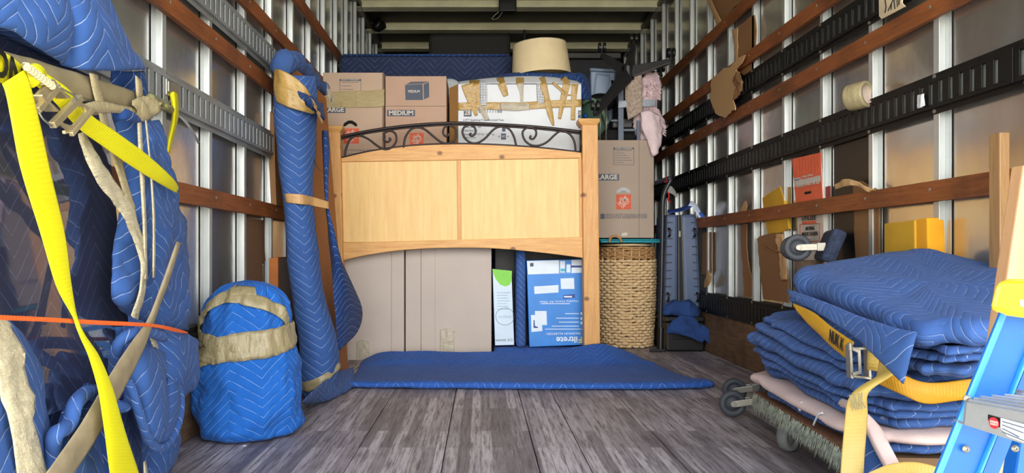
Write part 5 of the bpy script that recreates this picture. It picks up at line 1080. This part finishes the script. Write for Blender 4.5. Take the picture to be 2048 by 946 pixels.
m.add(v8, [(0,1,2,3), (4,5,6,7), (0,1,5,4), (1,2,6,5), (2,3,7,6), (3,0,4,7)]); m.build('filmed_panel', B_FILM, LB_)
pc = lambda nm, rows, mt=B_BLUE, **k: patch(nm, rows, mt, LB_, **{**dict(n=6, th=.014, amp=.010, fr=9), **k})
pc('top_blanket', [[Q(-60, -130, -.02), Q(40, -130, -.02), Q(105, -120, -.02), Q(130, -110, -.03)], [Q(-60, -60, .02), Q(35, -50, .03), Q(108, -40, .035), Q(135, -30, .0)], [Q(-60, 10, .04), Q(30, 15, .05), Q(112, 45, .06), Q(140, 55, .03)], [Q(-60, 45, .04), Q(28, 62, .055), Q(85, 98, .06), Q(122, 127, .03)]])
pc('top_blanket', [[Q(112, -120, -.02), Q(140, -110, .0), Q(165, -100, -.01), Q(185, -80, -.04)], [Q(115, -40, .02), Q(150, -30, .03), Q(185, -25, .015), Q(205, -15, -.03)], [Q(122, 40, .02), Q(165, 45, .05), Q(210, 50, .045), Q(243, 60, .0)], [Q(120, 100, .01), Q(168, 108, .05), Q(225, 112, .05), Q(276, 114, .005)], [Q(128, 128, .01), Q(166, 140, .045), Q(225, 142, .05), Q(288, 140, .01)]])
pc('corner_blanket', [[Q(222, 140, -.01), Q(256, 142, .01), Q(288, 141, .0)], [Q(220, 190, -.02), Q(258, 185, .0), Q(292, 185, .0)], [Q(235, 232, -.02), Q(270, 230, .0), Q(296, 238, .0)]], B_DARK)
pc('side_blanket', [[Q(228, 222, .0), Q(252, 230, .015), Q(285, 240, .02), Q(318, 240, -.01)], [Q(232, 262, .0), Q(262, 285, .02), Q(300, 285, .03), Q(326, 290, .0)], [Q(250, 320, -.01), Q(272, 325, .02), Q(310, 330, .03), Q(338, 335, .0)], [Q(250, 390, -.01), Q(275, 395, .02), Q(320, 395, .035), Q(354, 390, .0)], [Q(236, 440, .0), Q(270, 450, .03), Q(330, 445, .03), Q(374, 450, -.01)], [Q(226, 520, .01), Q(270, 530, .03), Q(330, 525, .03), Q(382, 500, -.01)], [Q(222, 585, .02), Q(255, 600, .035), Q(320, 600, .025), Q(379, 590, -.01)], [Q(258, 610, .0), Q(275, 632, .02), Q(320, 660, .01), Q(378, 660, -.01)]], n=7, amp=.022, fr=9)
pc('fold_roll', [[Q(228, 222, .03), Q(242, 217, .05), Q(258, 225, .05), Q(279, 246, .04)], [Q(232, 246, .04), Q(246, 240, .06), Q(262, 246, .055), Q(280, 250, .04)]], B_DARK, amp=.006)
pc('lower_blanket', [[Q(232, 655, .0), Q(285, 650, .02), Q(335, 660, .03), Q(383, 672, .0)], [Q(236, 700, -.01), Q(290, 700, .02), Q(350, 700, .05), Q(403, 690, .03)], [Q(240, 760, -.01), Q(300, 760, .02), Q(355, 760, .05), Q(395, 765, .03)], [Q(250, 830, -.01), Q(300, 830, .0), Q(345, 820, .02), Q(366, 805, .0)], [Q(255, 960, -.02), Q(290, 960, .0), Q(325, 960, .0), Q(345, 940, -.01)]], B_BLUE, amp=.014)
pc('low_drape', [[Q(150, 760, -.01), Q(190, 770, .0), Q(245, 765, .0), Q(275, 770, -.01)], [Q(120, 860, .0), Q(190, 860, .01), Q(240, 860, .01), Q(290, 870, -.01)], [Q(110, 975, .0), Q(190, 975, .01), Q(250, 975, .01), Q(300, 975, -.01)]], B_DARK, amp=.014)
pc('hanging_flap', [[Q(236, 700, .04), Q(262, 686, .06), Q(300, 690, .07), Q(330, 705, .05)], [Q(250, 750, .06), Q(280, 735, .08), Q(312, 745, .08), Q(334, 760, .06)], [Q(270, 810, .06), Q(292, 800, .085), Q(316, 810, .085), Q(338, 815, .07)], [Q(286, 862, .06), Q(300, 866, .08), Q(318, 868, .08), Q(336, 856, .07)], [Q(300, 888, .05), Q(308, 892, .06), Q(318, 893, .06), Q(330, 886, .05)]], amp=.008)
pc('hanging_flap', [[Q(335, 755, .05), Q(350, 765, .05), Q(362, 790, .03)], [Q(334, 800, .065), Q(348, 805, .07), Q(361, 815, .05)], [Q(322, 850, .07), Q(338, 855, .075), Q(352, 858, .05)], [Q(312, 880, .07), Q(324, 890, .07), Q(338, 884, .05)]], amp=.006)
def hem(pts, r=.011): 
    m = MB(); m.tube(spline([Q(*p) for p in pts], 8), r, 10); m.build('hem', B_BLUE, LB_, smooth=True)
hem([(229, 742, .03), (232, 705, .06), (244, 680, .075), (268, 668, .085), (300, 664, .085), (326, 674, .07)], .012)
hem([(246, 755, .07), (262, 775, .08), (275, 815, .085), (290, 860, .085), (305, 888, .08), (322, 896, .08), (340, 884, .075), (355, 852, .07), (362, 812, .06), (358, 780, .05), (345, 758, .05)], .009)
hem([(104, 946, .06), (106, 900, .07), (112, 868, .08), (138, 850, .08), (152, 806, .08), (176, 785, .07), (190, 800, .05)], .013)
hem([(232, 812, .05), (252, 812, .06), (260, 795, .06), (254, 770, .04)], .012)
pc('front_blanket', [[Q(-60, 620, .03), Q(-10, 632, .04), Q(30, 655, .035), Q(48, 690, .01)], [Q(-60, 700, .05), Q(0, 710, .055), Q(50, 720, .05), Q(84, 730, .02)], [Q(-60, 790, .06), Q(10, 790, .065), Q(60, 790, .06), Q(100, 800, .03)], [Q(-60, 880, .06), Q(10, 880, .065), Q(65, 880, .06), Q(104, 890, .03)], [Q(-60, 975, .06), Q(10, 975, .065), Q(60, 975, .06), Q(104, 975, .03)]], B_BLUE)
pc('low_left_flap', [[Q(104, 880, .05), Q(120, 862, .07), Q(150, 830, .07), Q(178, 790, .06)], [Q(106, 920, .05), Q(130, 905, .07), Q(165, 870, .06), Q(192, 830, .05)], [Q(108, 975, .05), Q(135, 975, .06), Q(175, 975, .05), Q(200, 975, .04)]], B_BLUE)
def tp_(pts, d=.04, mt=TAPE, amp=.004, n=4, th=.0014):
    patch('packing_tape', [[Q(a, b, d), Q((a+c)/2, (b+e)/2, d+.004), Q(c, e, d)] for a, b, c, e in pts], mt, LB_, n=n, th=th, amp=amp, fr=26)
PAL = tape_mat('pale_tape', (204, 192, 160), .3, 1, .9)
tp_([(-50, 80, -50, 128), (0, 100, 0, 146), (60, 116, 62, 160), (130, 138, 130, 182), (200, 160, 200, 208), (260, 180, 258, 222), (312, 202, 305, 238)], .04, plain('flat_tan_tape', (150, 136, 104), .45, var=.15, scale=20), .002)
tp_([(160, 208, 166, 218), (200, 202, 204, 226), (250, 212, 248, 228), (312, 218, 304, 236)], .055)
tp_([(178, 146, 196, 150), (190, 200, 208, 198), (205, 262, 222, 258), (235, 350, 250, 345), (262, 440, 274, 432), (276, 500, 288, 492)], .05)
tp_([(152, 265, 172, 262), (170, 310, 190, 300), (196, 368, 226, 358), (240, 425, 268, 420), (270, 490, 293, 500), (282, 560, 296, 565), (262, 630, 272, 640)], .055, PAL, .006)
tp_([(273, 236, 283, 236), (278, 330, 288, 330), (284, 440, 293, 440), (288, 560, 296, 560)], .055, PAL, .001)
tp_([(289, 240, 294, 240), (297, 320, 302, 320), (304, 430, 310, 430), (304, 555, 311, 556)], .06, PAL, .001)
tp_([(353, 482, 363, 486), (322, 570, 334, 574), (294, 640, 308, 646), (258, 690, 286, 704), (212, 762, 246, 784), (160, 850, 196, 872), (85, 955, 130, 975)], .10, plain('tan_webbing', (158, 142, 112), .6, var=.15, scale=30), .0015)
tp_([(-30, 600, 10, 640), (-20, 690, 42, 690), (-5, 760, 55, 752), (18, 850, 72, 840), (40, 975, 96, 975)], .078, PAL, .007)
tp_([(268, 200, 272, 240), (285, 192, 284, 244), (300, 196, 300, 242), (318, 204, 314, 238)], .06, TAPE, .012)
tp_([(270, 150, 284, 160), (271, 180, 284, 185), (275, 210, 285, 215)], .05)
tp_([(290, 650, 298, 648), (304, 690, 316, 690), (312, 720, 318, 712)], .05, PAL, .001)
tp_([(286, 925, 292, 920), (288, 975, 300, 975)], .03, PAL, .001)
# yellow ratchet strap
ys = thing('ratchet_strap', 'bright yellow ratchet strap with steel buckle across the left wrapped furniture', 'strap', Q(130, 200, .08))
yp = lambda nm, pts, d=.09, mt=YEL: patch(nm, [[Q(a, b, d if not isinstance(d, list) else d[i]), Q((a+c)/2, (b+e)/2, (d if not isinstance(d, list) else d[i])+.002), Q(c, e, d if not isinstance(d, list) else d[i])] for i, (a, b, c, e) in enumerate(pts)], mt, ys, n=5, th=.004, amp=.001)
yp('webbing', [(-40, 50, -40, 150), (0, 98, 2, 166), (25, 115, 26, 158), (50, 136, 38, 150)], .085)
yp('tail', [(4, 168, 50, 138), (14, 200, 66, 190), (40, 330, 96, 320), (78, 455, 128, 460), (112, 570, 142, 560), (146, 636, 153, 632), (160, 675, 168, 668), (178, 715, 200, 715), (196, 780, 226, 780), (208, 860, 250, 860), (222, 965, 284, 965)], [.10, .11, .12, .125, .125, .125, .13, .13, .125, .125, .12])
yp('webbing', [(64, 164, 84, 142), (110, 205, 138, 180), (158, 258, 182, 230), (205, 292, 232, 264), (262, 332, 292, 308), (320, 368, 345, 356), (354, 387, 357, 376)], [.08, .085, .08, .075, .07, .06, .03])
text('ON', frameM(Q(16, 140, .094), Q(30, 140, .09)-Q(2, 122, .09), (0, 0, 1)), .055, BLACK, ys, bold=.03, fit=.075)
m = MB(); K = lambda x, y, d=.10: Q(x, y, d)
for a, b in (((94, 168), (128, 196)), ((70, 190), (104, 222))): m.bar(K(*a), K(*b), .004, .022, (1, 0, 0))
m.prism([K(94, 160), K(102, 158), K(112, 172), K(78, 200), K(68, 188)], (.006, 0, 0))
m.bar(K(74, 221), K(116, 172, .105), .010, .010); m.bar(K(104, 251), K(160, 195, .105), .011, .011)
m.prism([K(148, 205), K(160, 206), K(177, 218), K(176, 226), K(143, 266), K(133, 262), K(112, 248), K(112, 240), K(122, 246), K(136, 251), K(142, 250), K(166, 222), K(162, 216), K(148, 212)], (.006, 0, 0))
m.bar(K(142, 269, .105), K(184, 219, .105), .008, .008); m.bar(K(127, 265, .10), K(144, 259, .10), .006, .006)
fr_ = m.build('buckle_frame', GOLDZ, ys, bevel=.0015)
m = MB(); random.seed(2)
for i in range(9): x = 50+i*6.2; y = 131+i*4.6; m.cyl(K(x, y, .10), K(x+5, y+5, .112), .006, 8); m.cyl(K(x+2, y-2, .10), K(x+5, y-1, .112), .004, 8)
m.bar(K(48, 130, .105), K(106, 172, .105), .006, .010); m.build('ratchet_gear', GOLDZ, fr_, bevel=.001)
m = MB(); m.cyl(K(57, 158, .095), K(74, 144, .095), .014, 14); m.build('spool', YEL, fr_, smooth=True)
m = MB(); m.tube(spline([K(118, 174, .11), K(132, 182, .112), K(146, 190, .112), K(154, 199, .11)], 5), .0016, 5); m.build('spring_wire', STEEL, fr_, smooth=True); m = MB(); m.tube(spline([K(78, 225, .11), K(88, 240, .112), K(104, 252, .112)], 5), .0016, 5); m.build('spring_wire', STEEL, fr_, smooth=True)
# orange strap
os_ = thing('orange_strap', 'thin orange strap stretched across the left wrapped furniture', 'strap', Q(200, 640, .1))
patch('webbing', [[Q(-60, 628, .118), Q(-60, 639, .118)], [Q(0, 630, .118), Q(0, 640, .118)], [Q(100, 635, .118), Q(100, 644, .118)], [Q(200, 641, .118), Q(200, 650, .118)], [Q(260, 644, .112), Q(260, 652, .112)], [Q(310, 648, .10), Q(310, 655, .10)], [Q(350, 656, .075), Q(350, 664, .075)], [Q(376, 664, .03), Q(376, 668, .03)]], ORG, os_, n=5, th=.003)
# yellow strap end hooked in the left track
X0 = .945; LT = lambda x, y, d=0: P(x, y, (X0-d)*F/(CX-x))
hs = thing('hanging_strap', 'short yellow strap end hanging from a fitting in the middle track, left wall', 'strap', LT(344, 200))
patch('webbing', [[LT(339, 186), LT(348, 183, .01), LT(355, 188)], [LT(342, 205), LT(350, 205, .012), LT(357, 208)], [LT(344, 225), LT(350, 225, .012), LT(357, 232)], [LT(341, 250), LT(347, 250, .015), LT(352, 255)], [LT(335, 280), LT(340, 280, .015), LT(345, 284)], [LT(333, 305), LT(336, 305, .01), LT(340, 308)]], YEL, hs, th=.003)
m = MB(); m.box(LT(334, 190, .0), LT(352, 170, -.012)); m.box(LT(338, 184, .006), LT(344, 166, .0)); m.build('track_fitting', STEEL, hs, bevel=.003)
gs = thing('grey_strap', 'thin grey strap end dangling below the middle track on the left wall', 'strap', LT(380, 260))
patch('webbing', [[LT(355, 228), LT(358, 234)], [LT(372, 240, .01), LT(370, 246, .01)], [LT(385, 258, .015), LT(381, 262, .015)], [LT(400, 285, .005), LT(396, 288, .005)]], plain('grey_webbing', (150, 152, 150), .7), gs, th=.002)
cs = thing('cord_bundle', 'olive twisted cord stretched from the tape knot to the left wall track', 'cord', LT(320, 210))
m = MB(); m.tube(spline([Q(300, 196, .02), LT(318, 205, .03), LT(332, 214, .02), LT(344, 220, .0)], 6), .010, 8)
m.tube(spline([Q(302, 204, .02), LT(318, 215, .04), LT(334, 216, .02), LT(344, 214, .0)], 6), .006, 8); m.build('cord', plain('olive_cord', (150, 146, 96), .5), cs, smooth=True)
